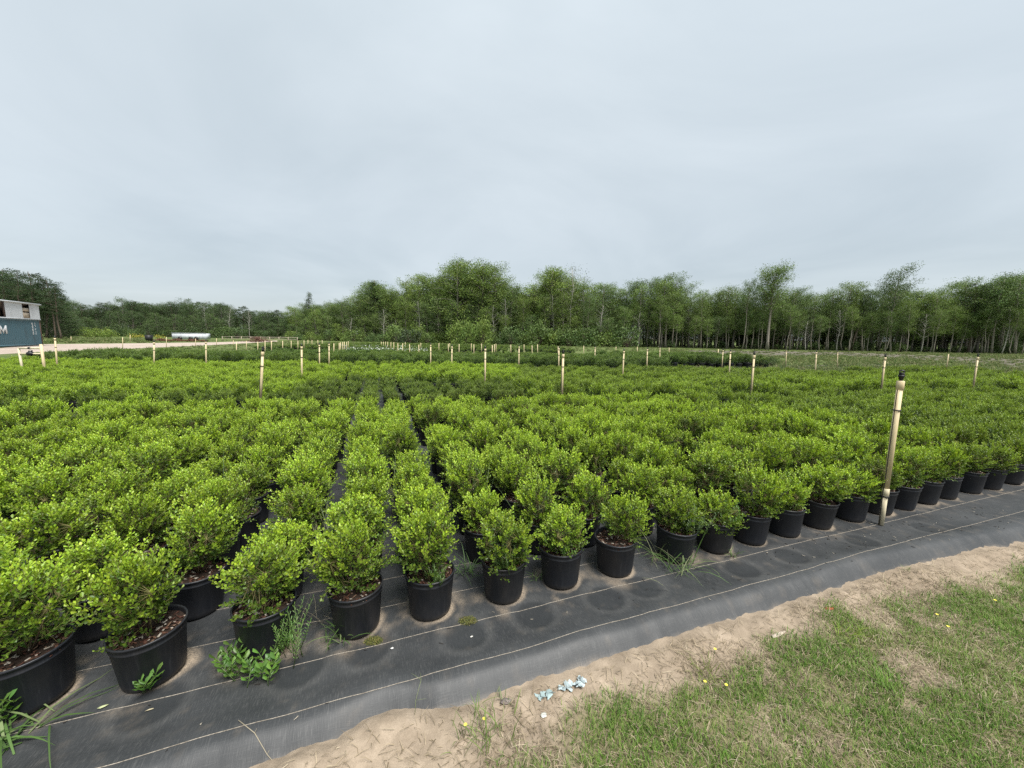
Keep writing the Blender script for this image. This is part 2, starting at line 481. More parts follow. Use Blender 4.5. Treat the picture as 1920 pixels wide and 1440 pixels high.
# ------------------------------------------------------------------ ground, field, road
def axis(lo_f, hi_f, step, far, grow=1.13):
    a = list(np.arange(lo_f, hi_f, step))
    s, x = step, a[-1]
    while x < far:
        s *= grow; x += s; a.append(x)
    s, x = step, a[0]; pre = []
    while x > -far:
        s *= grow; x -= s; pre.append(x)
    return np.array(pre[::-1] + a)
def edge_v(u):       # where the sheet dives into the sand
    return 1.475 + 0.03 * (fbm(u * 1.6, u * 0 + 3.3, 5, 3) - 0.5) * 2 - 0.11 * sstep(3.4, 5.2, u) + 0.05 * np.exp(-((u + 0.02) / 0.16) ** 2)
def grass_density(u, v):
    d = edge_v(u) - v                                  # distance out from the sheet
    w = 0.07 * (1 - sstep(0.9, 1.8, u))
    base = sstep(0.05 + w, 0.26 + w, d + 0.40 * (fbm(u * 2.3, v * 2.3, 21) - 0.5))
    patch = sstep(0.36, 0.54, fbm(u * 3.1 + 9, v * 3.1, 33))
    left = sstep(-0.05, 0.4, u + 0.45 * (fbm(u * 2.5, v * 2.5, 37) - 0.5))    # bare sand towards the left corner
    right = sstep(0.7, 1.6, u) * (0.25 + 0.75 * sstep(.38, .56, fbm(u * 4 + 2, v * 4, 35)))
    return base * np.clip(patch * (0.35 + 0.65 * left) + 0.75 * right, 0, 1) * (0.12 + 0.88 * left)
def ground_z(u, v):
    d = edge_v(u) - v
    rough = (fbm(u * 5, v * 5, 11, 5) - 0.5) * 0.035 + (fbm(u * 30, v * 30, 12, 3) - 0.5) * 0.022
    near = np.exp(-((np.maximum(np.abs(u - 2) - 5, 0)) / 3) ** 2) * np.exp(-(np.maximum(np.abs(v - 0.6) - 2, 0)) ** 2)
    heap = 0.040 * np.exp(-((u - 0.0) / 0.16) ** 2 - ((d - 0.02) / 0.07) ** 2) + 0.03 * np.exp(-((u + 0.3) / 0.14) ** 2 - ((d - 0.03) / 0.06) ** 2)
    lip = 0.02 * np.exp(-((d - 0.05) / 0.07) ** 2)
    under = sstep(0.03, 0.25, -d)
    return -0.055 + (rough + heap + lip) * near * (1 - under) - 0.02 * under * near
us, vs = axis(-1.6, 6.0, 0.019, 2500), axis(-0.8, 1.7, 0.019, 2500)
U, V = np.meshgrid(us, vs)
Zg = ground_z(U, V)
Xg, Yg = from_uv(U, V)
gd = grass_density(U, V)
damp = sstep(0.62, 0.72, fbm(U * 1.5 + 3, V * 1.5, 71)) * sstep(0.5, 0.9, edge_v(U) - V)
nu, nv = len(us), len(vs)
idx = np.arange(nu * nv).reshape(nv, nu)
Qs = np.stack([idx[:-1, :-1], idx[:-1, 1:], idx[1:, 1:], idx[1:, :-1]], -1).reshape(-1, 4)
g = MB().add(np.stack([Xg, Yg, Zg], -1).reshape(-1, 3), quads=Qs, col=np.stack([gd, damp, gd * 0], -1).reshape(-1, 3))
kind(link('ground', g.mesh('ground', M['ground'], True)), 'structure')

def sheet(name, pts, z, mat):
    """a flat sheet on the ground from an outline, filled as one strip"""
    m = MB()
    n = len(pts) // 2
    a, b = pts[:n], pts[n:][::-1]
    m.add([(p[0], p[1], z) for p in a] + [(p[0], p[1], z) for p in b], quads=[(i, i + 1, n + i + 1, n + i) for i in range(n - 1)])
    return kind(link(name, m.mesh(name, mat)), 'structure')
sheet('field', [(-900, 15.4), (-12, 15.4), (16, 17.6), (900, 30), (900, 1500), (16, 1500), (-12, 1500), (-900, 1500)], -0.030, M['field'])
up = [(-160, 657), (0, 652), (80, 645), (240, 643.5), (400, 641.5), (520, 638.2)]
lo = [(-160, 674), (0, 663.5), (80, 659), (240, 653.5), (400, 646.5), (520, 640.2)]
sheet('road', [tuple(ground_at(*p)[:2]) for p in lo] + [tuple(ground_at(*p)[:2]) for p in up[::-1]], -0.024, M['road'])
lo2 = [(1290, 660), (1400, 668), (1560, 666), (1700, 672), (1920, 690), (2100, 706)]
up2 = [(1290, 657), (1400, 657.5), (1560, 660), (1700, 664), (1920, 673), (2100, 680)]
sheet('soil_strip', [tuple(ground_at(*p)[:2]) for p in lo2] + [tuple(ground_at(*p)[:2]) for p in up2[::-1]], -0.025, M['tilled'])

# ------------------------------------------------------------------ weed fabric under the pots
POT_U = [-1.45, -1.03, -0.58, -0.14, 0.26, 0.71, 1.11, 1.53, 2.04, 2.43, 2.80, 3.19, 3.60, 4.04, 4.45, 4.80, 5.19, 5.56, 6.03, 6.42, 6.90, 7.26]
FRONT_V = 2.10
rings = [ground_at(*p)[:2] for p in [(285, 1318), (690, 1213), (872, 1188), (1002, 1150), (1135, 1120), (1205, 1098), (1390, 1066), (1482, 1042), (1615, 1014), (1740, 990), (560, 1250)]]
RING_UV = [to_uv(*p) for p in rings]
def fabric_z(u, v):
    d = v - edge_v(u)
    roll = -0.075 * (1 - sstep(-0.01, 0.13, d)) + 0.022 * np.exp(-((d - 0.17) / 0.10) ** 2) * (0.4 + 1.2 * fbm(u * 0.9, u * 0, 8, 2))
    wr = (fbm(u * 3, v * 3, 41, 4) - 0.5) * 0.016 * sstep(0.0, 0.2, d) * (1 - 0.75 * sstep(1.98, 2.2, v)) + (fbm(u * 9, v * 3, 44, 3) - 0.5) * 0.018 * (1 - sstep(0.05, 0.4, d))
    pots = 0
    for cu, cv in RING_UV:
        r = np.hypot(u - cu, v - cv)
        pots = pots - 0.004 * (1 - sstep(0.10, 0.125, r))
    return roll + wr * 0.8 + pots - 0.004
dv = np.concatenate([np.arange(-0.02, 1.35, 0.0125), np.arange(1.36, 3, 0.12), np.arange(3, 16, 0.8)])
uf = np.concatenate([np.arange(-22, -2.2, 0.5), np.arange(-2.2, 8.2, 0.016), np.arange(8.2, 34, 0.5)])
UF, DF = np.meshgrid(uf, dv)
VF = DF + edge_v(UF)
ZF = fabric_z(UF, VF)
XF, YF = from_uv(UF, VF)
sand, ring, rim = np.zeros_like(UF), np.zeros_like(UF), np.zeros_like(UF)
for pu in POT_U:
    r, a = np.hypot(UF - pu, VF - FRONT_V), np.arctan2(VF - FRONT_V, UF - pu)
    k = 0.5 + 0.5 * np.cos(a - 0.15 + 0.6 * math.sin(pu * 9))
    w = 0.004 + 0.06 * k ** 5 * (0.2 + 1.0 * vnoise(np.array(pu * 7.0), np.array(2.0))) * (0.4 + 1.2 * fbm(UF * 22, VF * 22, 93))
    sand = np.maximum(sand, (1 - sstep(0.120, 0.122 + w, r)) * (0.30 + 0.70 * k ** 2))
    sand = np.maximum(sand, 0.5 * np.exp(-((r - 0.16) / 0.05) ** 2) * sstep(.5, .75, fbm(UF * 9, VF * 9, 91)))
for cu, cv in RING_UV:
    r = np.hypot(UF - cu, (VF - cv))
    ring = np.maximum(ring, 1 - sstep(0.098, 0.118, r)); rim = np.maximum(rim, np.exp(-((r - 0.140) / 0.022) ** 2))
sand = np.maximum(sand, sstep(0.05, 0.0, DF + 0.05 * (fbm(UF * 9, VF * 9, 61) - 0.5)) * 0.9)
sand = np.maximum(sand, sstep(0.60, 0.85, fbm(UF * 16, VF * 16, 95)) * 0.10)
nu, nv = len(uf), len(dv)
idx = np.arange(nu * nv).reshape(nv, nu)
Qs = np.stack([idx[:-1, :-1], idx[:-1, 1:], idx[1:, 1:], idx[1:, :-1]], -1)
fab = MB().add(np.stack([XF, YF, ZF], -1).reshape(-1, 3), quads=Qs.reshape(-1, 4), col=np.stack([sand, ring, rim], -1).reshape(-1, 3))
ground_cloth = kind(link('ground_cloth', fab.mesh('ground_cloth', M['fabric'], True)), 'structure')
for k, tv in enumerate([1.645, 1.925, 2.205, 2.485, 2.765, 3.045]):
    m = MB()
    uu = np.arange(-3.2, 12 if k < 2 else 9, 0.05)
    vv = tv + (fbm(uu * 0.8, uu * 0 + k, 51, 3) - 0.5) * 0.022
    xx, yy = from_uv(uu, vv)
    m.tube(np.stack([xx, yy, fabric_z(uu, vv) + 0.001], 1), 0.0016, 5)
    link('thread', m.mesh('thread', M['thread'], True), ground_cloth)

# ------------------------------------------------------------------ the potted shrub
def rand_side(D, rng):
    A = rng.normal(size=D.shape)
    S = np.cross(D, A)
    return S / (np.linalg.norm(S, axis=1)[:, None] + 1e-9)
def unit(A):
    return A / (np.linalg.norm(A, axis=-1, keepdims=True) + 1e-9)
def shrub_meshes(seed, shoots=185, R=0.195, z0=0.215, z1=0.565):
    rng = np.random.default_rng(seed)
    fol, stem = MB(), MB()
    lump = rng.normal(size=(5, 3))
    lump = unit(lump); lump_a = rng.uniform(-0.28, 0.30, 5)
    bcol = (0.105, 0.080, 0.050)
    nb = 7
    base = []
    for k in range(nb):
        a = k * 2.4 + rng.uniform(-.4, .4)
        tilt = rng.uniform(0.25, 0.9)
        p0 = np.array([0.012 * math.cos(a), 0.012 * math.sin(a), 0.205])
        p1 = p0 + np.array([math.cos(a) * tilt * .07, math.sin(a) * tilt * .07, 0.085])
        p2 = p1 + np.array([math.cos(a) * tilt * .09, math.sin(a) * tilt * .09, 0.10 + rng.uniform(0, .05)])
        stem.tube([p0, p1, p2], [0.0034, 0.0026, 0.0014], 5, bcol)
        base += [p1, (p1 + p2) / 2, p2]
    base = np.array(base)
    for i in range(shoots):
        # tips spread over the shell and the inside of a dome that is wider than tall
        d = unit(rng.normal(size=3))
        if d[2] < -0.8: d[2] *= -0.6
        d = unit(d)
        d = d / (np.abs(d[2]) ** 2.7 + np.hypot(d[0], d[1]) ** 2.7) ** (1 / 2.7)
        rad = rng.uniform(0.45, 1.0) ** 0.5
        bump = 1 + (np.clip(lump @ d, 0, 1) ** 3) @ lump_a
        long_one = rng.random() < 0.22
        c = np.array([0, 0, (z0 + z1) / 2 + 0.01])
        tip = c + d * np.array([R, R, (z1 - z0) / 2]) * rad * bump * (1.24 if long_one else 1.0)
        tip[2] = max(tip[2], 0.228 + 0.02 * rng.random())
        b = base[np.argmin(np.linalg.norm(base - tip, axis=1) + rng.uniform(0, .05, len(base)))]
        out = unit(np.array([d[0] * .85, d[1] * .85, 0.62 + max(d[2], -0.45) * .9]) + rng.normal(size=3) * .22)
        Ls = rng.uniform(0.075, 0.12) * (1.25 if long_one else 1)
        start = tip - out * Ls
        mid = start * .5 + tip * .5 + rng.normal(size=3) * .004
        stem.tube([b, start, mid, tip], [0.0018, 0.0014, 0.0012, 0.0006], 3, (0.14, 0.13, 0.05), cap=False)
        nl = int(rng.integers(12, 17))
        t = np.linspace(0.02, 1.0, nl)
        ang = np.arange(nl) * 2.399 + rng.uniform(0, 6.28)
        e1 = unit(np.cross(out, [0.3, 0.2, 0.9])); e2 = np.cross(out, e1)
        side = np.cos(ang)[:, None] * e1 + np.sin(ang)[:, None] * e2
        spread = (0.95 - 0.5 * t)[:, None]
        D = unit(out * (1 - spread * .55) + side * spread + np.array([0, 0, 0.22]) + rng.normal(size=(nl, 3)) * .12)
        S = unit(np.cross(D, np.array([0, 0, 1.0]) + rng.normal(size=(nl, 3)) * .35))
        P = start * (1 - t)[:, None] + tip * t[:, None]
        size = rng.uniform(0.85, 1.15, nl) * (1 - 0.35 * t ** 4)
        L, W = 0.0220 * size, 0.0136 * size
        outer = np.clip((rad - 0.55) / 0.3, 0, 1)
        age_shade = np.clip((t - 0.05) * 1.35, 0, 1) * outer * (0.6 + 0.4 * rng.random()) + 0.08
        age_shade *= 0.22 + 0.78 * np.clip((d[2] + 0.45) / 0.9, 0, 1)  # lower and inner shoots coloured darker: older leaves plus painted-in shade
        fol.leaves(P, D, S, L, W, np.stack([age_shade, rng.random(nl), rng.random(nl)], 1))
    return fol, stem
NVAR = 8
FOL, STEM = [], []
for k in range(NVAR):
    f_, s_ = shrub_meshes(100 + k, R=(0.186, 0.196, 0.178, 0.190, 0.20, 0.182, 0.188, 0.196)[k], z1=(0.555, 0.575, 0.545, 0.585, 0.54, 0.565, 0.58, 0.535)[k])
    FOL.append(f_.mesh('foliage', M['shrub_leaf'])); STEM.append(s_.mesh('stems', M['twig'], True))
prof = [(0.0, 0.002), (0.108, 0.002), (0.115, 0.008), (0.119, 0.03), (0.1345, 0.200), (0.1375, 0.203), (0.1375, 0.207), (0.1355, 0.210), (0.137, 0.228),
        (0.1425, 0.230), (0.1435, 0.236), (0.1415, 0.2405), (0.136, 0.240), (0.134, 0.232), (0.131, 0.195)]
POT = MB().lathe(prof, 40, rib=0.004).mesh('pot', M['pot'], True)
def soil_mesh(seed):
    rng = np.random.default_rng(seed)
    m = MB()
    rings_, n = [0.0, 0.04, 0.08, 0.11, 0.1345], 20
    a = np.arange(n) * 2 * math.pi / n
    V = [np.stack([r * np.cos(a), r * np.sin(a), 0.212 + rng.uniform(-.004, .004, n)], 1) for r in rings_]
    m.add(np.concatenate(V), quads=[(k * n + i, k * n + (i + 1) % n, (k + 1) * n + (i + 1) % n, (k + 1) * n + i) for k in range(4) for i in range(n)], col=(0.030, 0.020, 0.015))
    pal = [(0.075, 0.034, 0.024), (0.11, 0.055, 0.036), (0.05, 0.03, 0.022), (0.17, 0.11, 0.075), (0.36, 0.32, 0.27)]
    for i in range(150):
        r, t = 0.13 * math.sqrt(rng.random()), rng.uniform(0, 6.28)
        L, W, H = rng.uniform(.004, .013), rng.uniform(.002, .005), rng.uniform(.001, .0025)
        mt = Matrix.Translation((r * math.cos(t), r * math.sin(t), 0.2155 + rng.uniform(0, .003))) @ Matrix.Rotation(rng.uniform(0, 6.28), 4, 'Z') @ Matrix.Rotation(rng.uniform(-.4, .4), 4, 'Y')
        m.box((-L, -W, -H), (L, W, H), pal[min(4, int(rng.random() ** 1.3 * 5))], mat=mt)
    return m.mesh('soil', M['soil'])
SOIL = [soil_mesh(k) for k in range(3)]

# where the shrubs stand: rows square to the sheet's edge, broken by aisles
def zone(X, Y, u, v):
    """(tone, size) of the shrub that stands here, or None in an aisle"""
    n = float(vnoise(np.array(X * .9), np.array(Y * .9), 5))
    a1 = 7.35 + 0.2 * X
    if Y < a1 - 0.28:
        t = float(sstep(5.4, 6.9, u + (n - .5) * 1.2))
        return (0.62 * t + 0.08 * n, 1.0 - 0.03 * t)
    if Y < a1 + 0.28:
        return None
    if X < -4.6:
        if Y < a1 + 0.95: return (0.9, 0.9)
        if Y < a1 + 1.35: return None
        return (0.12 + 0.15 * n, 1.0) if Y < 15.0 + 0.03 * X else None
    a2 = 10.4 + 0.10 * X
    if X < 0.2:
        if Y < a2 - 0.3: return (1.0 + 0.1 * n, 0.9)
        if Y < a2 + 0.35: return None
        return (0.08 + 0.1 * n, 1.04) if Y < 15.0 else None
    if Y < a1 + 1.2: return (0.25 + 0.35 * n, 1.05)
    if Y < a1 + 3.4: return (0.45 + 0.3 * n, 1.0)
    if Y < a1 + 3.6: return None
    return (0.62 + 0.3 * n, 0.95) if Y < min(15.0, 11.6 + 0.33 * max(14.0 - X, 0) + 2.0) else None
SPOTS = []
cols = [-1.45 - 0.41 * k for k in range(60, 0, -1)] + POT_U + [7.26 + 0.41 * k for k in range(1, 60)]
for ci, pu in enumerate(cols):
    k0 = ci - 60
    for j in range(54):
        v = FRONT_V + j * 0.38 + (0.05 if j else 0)
        u = pu + (RNG.uniform(-.025, .025) if j else 0)
        v = v + (RNG.uniform(-.035, .035) if j else RNG.uniform(-.012, .012))
        X, Y = from_uv(u, v)
        if Y < 0.6 or Y > 15.6: continue
        px, py = project(X, Y, 0.45)
        wid = 0.5 / Y * FPX
        if px < -wid - 320 or px > 1920 + wid + 320: continue
        z = zone(X, Y, u, v)
        if z is None or (j > 2 and RNG.random() < 0.03): continue
        SPOTS.append(dict(k=k0, j=j, X=X, Y=Y, tone=z[0], s=z[1] * (RNG.uniform(.90, 1.08) if j else RNG.uniform(.90, .98)), r=RNG.uniform(0, 6.28), var=int(RNG.integers(NVAR)), d=math.hypot(X, Y), tilt=RNG.normal(size=2) * .06, w=RNG.uniform(.90, 1.10, 3), seen=-30 < px < 1950))
SPOTS.sort(key=lambda q: (not q['seen'], q['d'] + 0.0))
NEAR, REST = SPOTS[:300], SPOTS[300:]

COLNAME = ['the leftmost front pot', 'the front pot with a seedling at its foot', 'the front pot with broad leafy weeds', 'the front pot with long grass beside it',
           'the front pot nearest the moss patch', 'the front pot with ferny weed on its rim', 'the front pot right of the ferny one', 'the second front pot right of the ferny one',
           'the grass-choked front pot', 'the blue-black front pot right of the grassy one', 'the second front pot right of the grassy one', 'the third front pot right of the grassy one',
           'the second front pot left of the cream riser', 'the front pot just left of the cream riser', 'the front pot just behind the cream riser', 'the front pot just right of the cream riser',
           'the second front pot right of the cream riser', 'the third front pot right of the cream riser', 'the fourth front pot right of the cream riser', 'the fifth front pot right of the cream riser',
           'the sixth front pot right of the cream riser', 'the last front pot at the right edge']
ORD = {1: 'second', 2: 'third', 3: 'fourth', 4: 'fifth', 5: 'sixth', 6: 'seventh'}
def shrub_label(q):
    k, j = q['k'], q['j']
    if 0 <= k < 22 and j == 0:
        return 'leafy green shrub in ' + COLNAME[k].replace('the ', 'the black ', 1) if False else 'leafy green shrub, ' + COLNAME[k] + ' along the fabric edge'
    if 0 <= k < 22 and j in ORD:
        return ORD[j] + ' shrub back in the row behind ' + COLNAME[k]
    if q['tone'] > 0.45:
        return 'duller olive-green potted shrub packed in the right part of the near bed'
    if k < 0:
        return 'fresh green potted shrub packed in the left part of the near bed'
    return 'fresh green potted shrub packed deep in the middle of the near bed'
PROTO = {}
rng_pot = np.random.default_rng(4)
for i, q in enumerate(NEAR):
    lab = shrub_label(q)
    r = thing('potted_shrub', lab, 'potted shrub', (q['X'], q['Y'], 0.0), (rng_pot.normal() * .02, rng_pot.normal() * .02, q['r']), 'potted shrubs standing in rows on the fabric')
    lean = (q['tilt'][0], q['tilt'][1], 0)
    p = link('pot', POT, r)
    s = link('soil', SOIL[q['var'] % 3], r)
    st = link('stems', STEM[q['var']], r, (0, 0, 0), lean)
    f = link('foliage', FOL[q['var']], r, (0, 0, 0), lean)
    zs = q['s']
    f.scale = (zs * q['w'][0], zs * q['w'][1], zs * q['w'][2]); st.scale = f.scale
    f['tone'] = float(q['tone'])
    PROTO.setdefault(q['var'], (f, p))

def scatter(name, pts, rot, scl, pick, tone, protos, k='stuff', parent=None):
    """one object that repeats the given pieces at the given points"""
    me = bpy.data.meshes.new(name)
    me.from_pydata([tuple(p) for p in pts], [], [])
    n = len(pts)
    a = me.attributes.new('rot', 'FLOAT_VECTOR', 'POINT'); a.data.foreach_set('vector', np.asarray(rot, np.float32).ravel())
    a = me.attributes.new('scl', 'FLOAT_VECTOR', 'POINT'); a.data.foreach_set('vector', np.asarray(scl, np.float32).ravel())
    a = me.attributes.new('pick', 'INT', 'POINT'); a.data.foreach_set('value', np.asarray(pick, np.int32))
    a = me.attributes.new('tone', 'FLOAT', 'POINT'); a.data.foreach_set('value', np.asarray(tone, np.float32))
    ng = bpy.data.node_groups.new(name, 'GeometryNodeTree')
    ng.interface.new_socket('Geometry', in_out='INPUT', socket_type='NodeSocketGeometry')
    ng.interface.new_socket('Geometry', in_out='OUTPUT', socket_type='NodeSocketGeometry')
    gi, go = ng.nodes.new('NodeGroupInput'), ng.nodes.new('NodeGroupOutput')
    outer = ng.nodes.new('GeometryNodeJoinGeometry')
    for group in protos[::-1]:
        ji = ng.nodes.new('GeometryNodeJoinGeometry')
        for ob in group:
            oi = ng.nodes.new('GeometryNodeObjectInfo'); oi.transform_space = 'ORIGINAL'
            oi.inputs['Object'].default_value = ob; oi.inputs['As Instance'].default_value = False
            ng.links.new(oi.outputs['Geometry'], ji.inputs[0])
        gt = ng.nodes.new('GeometryNodeGeometryToInstance')
        ng.links.new(ji.outputs[0], gt.inputs[0]); ng.links.new(gt.outputs[0], outer.inputs[0])
    ip = ng.nodes.new('GeometryNodeInstanceOnPoints')
    ng.links.new(gi.outputs[0], ip.inputs['Points']); ng.links.new(outer.outputs[0], ip.inputs['Instance'])
    ip.inputs['Pick Instance'].default_value = True
    for an, dt, sock in (('pick', 'INT', 'Instance Index'), ('rot', 'FLOAT_VECTOR', 'Rotation'), ('scl', 'FLOAT_VECTOR', 'Scale')):
        na = ng.nodes.new('GeometryNodeInputNamedAttribute'); na.data_type = dt
        na.inputs['Name'].default_value = an
        src = [o for o in na.outputs if o.enabled and o.name == 'Attribute'][0]
        if sock == 'Rotation':
            er = ng.nodes.new('FunctionNodeEulerToRotation'); ng.links.new(src, er.inputs[0]); src = er.outputs[0]
        ng.links.new(src, ip.inputs[sock])
    ng.links.new(ip.outputs[0], go.inputs[0])
    o = link(name, me, parent)
    md = o.modifiers.new('scatter', 'NODES'); md.node_group = ng
    return kind(o, k)
def stuff(o, label, cat):
    o['label'] = label; o['category'] = cat
    return o
shrub_protos = [PROTO[k] for k in sorted(PROTO)]
nv_ = len(shrub_protos)
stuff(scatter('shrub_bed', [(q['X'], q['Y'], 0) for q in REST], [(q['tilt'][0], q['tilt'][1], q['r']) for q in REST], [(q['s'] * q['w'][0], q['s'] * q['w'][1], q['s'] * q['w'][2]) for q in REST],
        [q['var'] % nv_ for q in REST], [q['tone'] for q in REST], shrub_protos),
      'packed rows of green potted shrubs reaching back to the dark hedge rows', 'shrub bed')

# darker, taller rows behind, and the low far rows
def in_view(X, Y, pad=320):
    px, _ = project(X, Y, 0.4)
    return -pad < px < 1920 + pad
def rows(name, label, cat, quad, step, tone, size, jit=0.12, keep=1.0, seed=0):
    rng = np.random.default_rng(seed)
    (x0, y0), (x1, y1), depth = quad
    L = math.hypot(x1 - x0, y1 - y0)
    dx, dy = (x1 - x0) / L, (y1 - y0) / L
    P, R_, S_, K, T = [], [], [], [], []
    for b in np.arange(0, depth, step[1]):
        for a in np.arange(0, L, step[0]):
            if rng.random() > keep: continue
            X, Y = x0 + dx * a - dy * b + rng.normal() * jit * .3, y0 + dy * a + dx * b + rng.normal() * jit * .3
            if not in_view(X, Y): continue
            P.append((X, Y, -0.03)); R_.append((rng.normal() * .06, rng.normal() * .06, rng.uniform(0, 6.28)))
            s = size[0] * rng.uniform(.85, 1.15); S_.append((s, s, size[1] * rng.uniform(.85, 1.15)))
            K.append(int(rng.integers(nv_))); T.append(tone + rng.normal() * .08)
    return stuff(scatter(name, P, R_, S_, K, T, [(p[0],) for p in shrub_protos] if size[0] < 0.8 else shrub_protos), label, cat)
rows('dark_hedge_row', 'long dark green hedge-like row of shrubs behind the bright beds', 'hedge row', ((-19.5, 15.6), (7.4, 17.2), 3.6), (0.5, 0.5), 1.5, (1.35, 1.30), seed=1)
rows('dark_hedge_row', 'darker tall block of shrubs beyond the hedge row, right of centre', 'hedge row', ((6.0, 20.2), (14.5, 21.5), 4.5), (0.55, 0.55), 1.55, (1.5, 1.35), seed=2)
rows('low_shrub_row', 'low hedge of shrubs standing apart beside the bare soil, far right', 'hedge row', ((14.2, 14.6), (20.5, 16.0), 1.6), (0.42, 0.42), 0.75, (1.05, 1.05), seed=3)
rows('far_shrub_row', 'pale green low rows far behind the dark hedge row', 'shrub rows', ((-9.5, 22.5), (9.0, 23.5), 6.0), (0.55, 0.75), 1.25, (1.15, 0.9), seed=4)
rows('far_shrub_row', 'low dark rows at the far left end of the nursery', 'shrub rows', ((-17, 24.5), (-8.5, 25.5), 4.0), (0.6, 0.7), 1.8, (1.2, 0.95), seed=5)
rows('far_shrub_row', 'farthest mixed green rows close to the woodland edge', 'shrub rows', ((-24, 36), (6, 36), 20.0), (0.8, 1.9), 1.3, (1.5, 0.9), seed=6)

# ------------------------------------------------------------------ sprinkler risers
CREAM, CREAM_W = (0.56, 0.465, 0.285), (0.58, 0.52, 0.37)
def riser(px, yt, pxb, yb, label, group, occl=None, depth=None, detail=1, head=True):
    hz = horizon(px)
    if depth is None:
        zo = 0.6 if yb - horizon(pxb) > 46 else 0.45
        depth = (EYE - zo) * FPX / (yb - horizon(pxb)) * 1.05
    top = at_depth(px, yt, depth)
    botd = at_depth(pxb, yb, depth)
    sl = (botd[:2] - top[:2]) / (botd[2] - top[2])
    h = top[2]
    base = top[:2] - sl * h
    r = thing('sprinkler_riser', label, 'sprinkler riser', (base[0], base[1], 0), (0, 0, 0), group)
    axis_ = np.array([sl[0], sl[1], 1.0]); 
    def P(z): return axis_ * z
    n = 14 if detail > 1 else 8
    if detail > 1:
        link('pipe', MB().tube([P(0.0), P(.27)], .0195, n, CREAM_W).tube([P(.27), P(h - .02)], .0215, n, CREAM).mesh('pipe', M['pvc'], True), r)
        link('coupling', MB().tube([P(.262), P(.265), P(.33), P(.333)], [.020, .0255, .0255, .021], n, CREAM_W).mesh('coupling', M['pvc'], True), r)
        link('cap', MB().tube([P(h - .075), P(h - .072), P(h - .003), P(h)], [.022, .0265, .0265, .022], n, CREAM).mesh('cap', M['pvc'], True), r)
        off = np.array([-.0245, -.006, 0])
        link('feed_tube', MB().tube([P(0) + off * .9, P(.3) + off * 1.25, P(.34) + off, P(h - .1) + off, P(h - .04) + off * .6], .0028, 6).mesh('feed_tube', M['black'], True), r)
        for z in (.262, h - .25):
            link('strap', MB().tube([P(z - .005), P(z + .005)], .0285, n).mesh('strap', M['black']), r)
        hd = MB().tube([P(h), P(h + .012)], .011, 8).tube([P(h + .012), P(h + .03), P(h + .032), P(h + .05)], [.016, .016, .021, .021], 10).tube([P(h + .05), P(h + .056), P(h + .07)], [.009, .018, .014], 8)
        hd.box(P(h + .05) + [-.02, -.004, 0], P(h + .082) + [-.015, .004, 0]).box(P(h + .05) + [.015, -.004, 0], P(h + .082) + [.02, .004, 0]).tube([P(h + .08), P(h + .092)], [.02, .012], 8)
        link('sprinkler_head', hd.mesh('sprinkler_head', M['black']), r)
    else:
        rad = max(.0225, depth * .0006)
        link('pipe', MB().tube([P(0), P(h)], rad, n, CREAM).mesh('pipe', M['pvc'], True), r)
        if depth < 22:
            link('strap', MB().tube([P(h * .78 - .008), P(h * .78 + .008)], rad * 1.25, n).mesh('strap', M['black']), r)
            link('coupling', MB().tube([P(h - .07), P(h)], rad * 1.22, n, CREAM).mesh('coupling', M['pvc']), r)
            link('sprinkler_head', MB().tube([P(h), P(h + .015), P(h + .02), P(h + .05), P(h + .055), P(h + .08)], [.011, .011, .022, .022, .012, .018], 8).mesh('sprinkler_head', M['black']), r)
    return r
GR = 'cream sprinkler risers standing in the beds'
riser(1689, 714, 1652, 983, 'tall cream pipe riser in the front row of pots, black sprinkler on top', GR, depth=3.19, detail=2)
riser(492.6, 659.6, 489, 740, 'cream riser on the left, black head up, at the back of the bright bed', GR, depth=6.75, detail=2)
riser(1056, 664, 1054, 728, 'cream riser with black head near the middle of the picture', GR, depth=7.6, detail=2)
riser(1414, 666, 1409, 726.5, 'cream riser with black head in front of the tall lone tree', GR, depth=8.2, detail=2)
riser(1659.8, 670, 1654, 716, 'cream riser showing just left of the nearest riser, farther back', GR, depth=9.4, detail=2)
riser(1833.5, 669.5, 1827, 711, 'rightmost cream riser, just before the low hedge end', GR, depth=10.0, detail=2)
riser(565.5, 649.7, 566, 701, 'cream riser right of the big left one, at the olive plants', GR)
riser(910, 654, 909.5, 702, 'cream riser where the bright back bed ends, left of centre', GR)
riser(1170, 658.2, 1168, 695, 'cream riser right of the middle one, half its size', GR)
riser(1369.7, 659.6, 1367.5, 694, 'cream riser just left of the one before the lone tree', GR)
riser(1530.9, 660.6, 1529, 688.7, 'small cream riser alone before the pale soil strip', GR)
riser(103, 634, 106.5, 677, 'cream riser right of the valve frame at the far left', GR, depth=12.5)
mid = [(598.8, 646.7, 599, 680), (617, 644.8, 617, 677), (807.5, 646.7, 807.5, 677.4), (847.5, 649.7, 847, 682.4), (973.3, 650, 972.8, 679.4), (1048, 653.3, 1047.6, 683.4),
       (1116, 651.7, 1115, 678.4), (1214, 655.2, 1213, 681.4), (1237.4, 652.7, 1237, 676.4), (1347, 654.7, 1346, 673.5), (1355.8, 657, 1354, 682), (1474.5, 657.6, 1473.5, 678.8),
       (1570.7, 660, 1570, 679.4), (1778.6, 664, 1776, 681.4), (288.8, 642, 289, 677.6), (386, 641, 386.5, 676)]
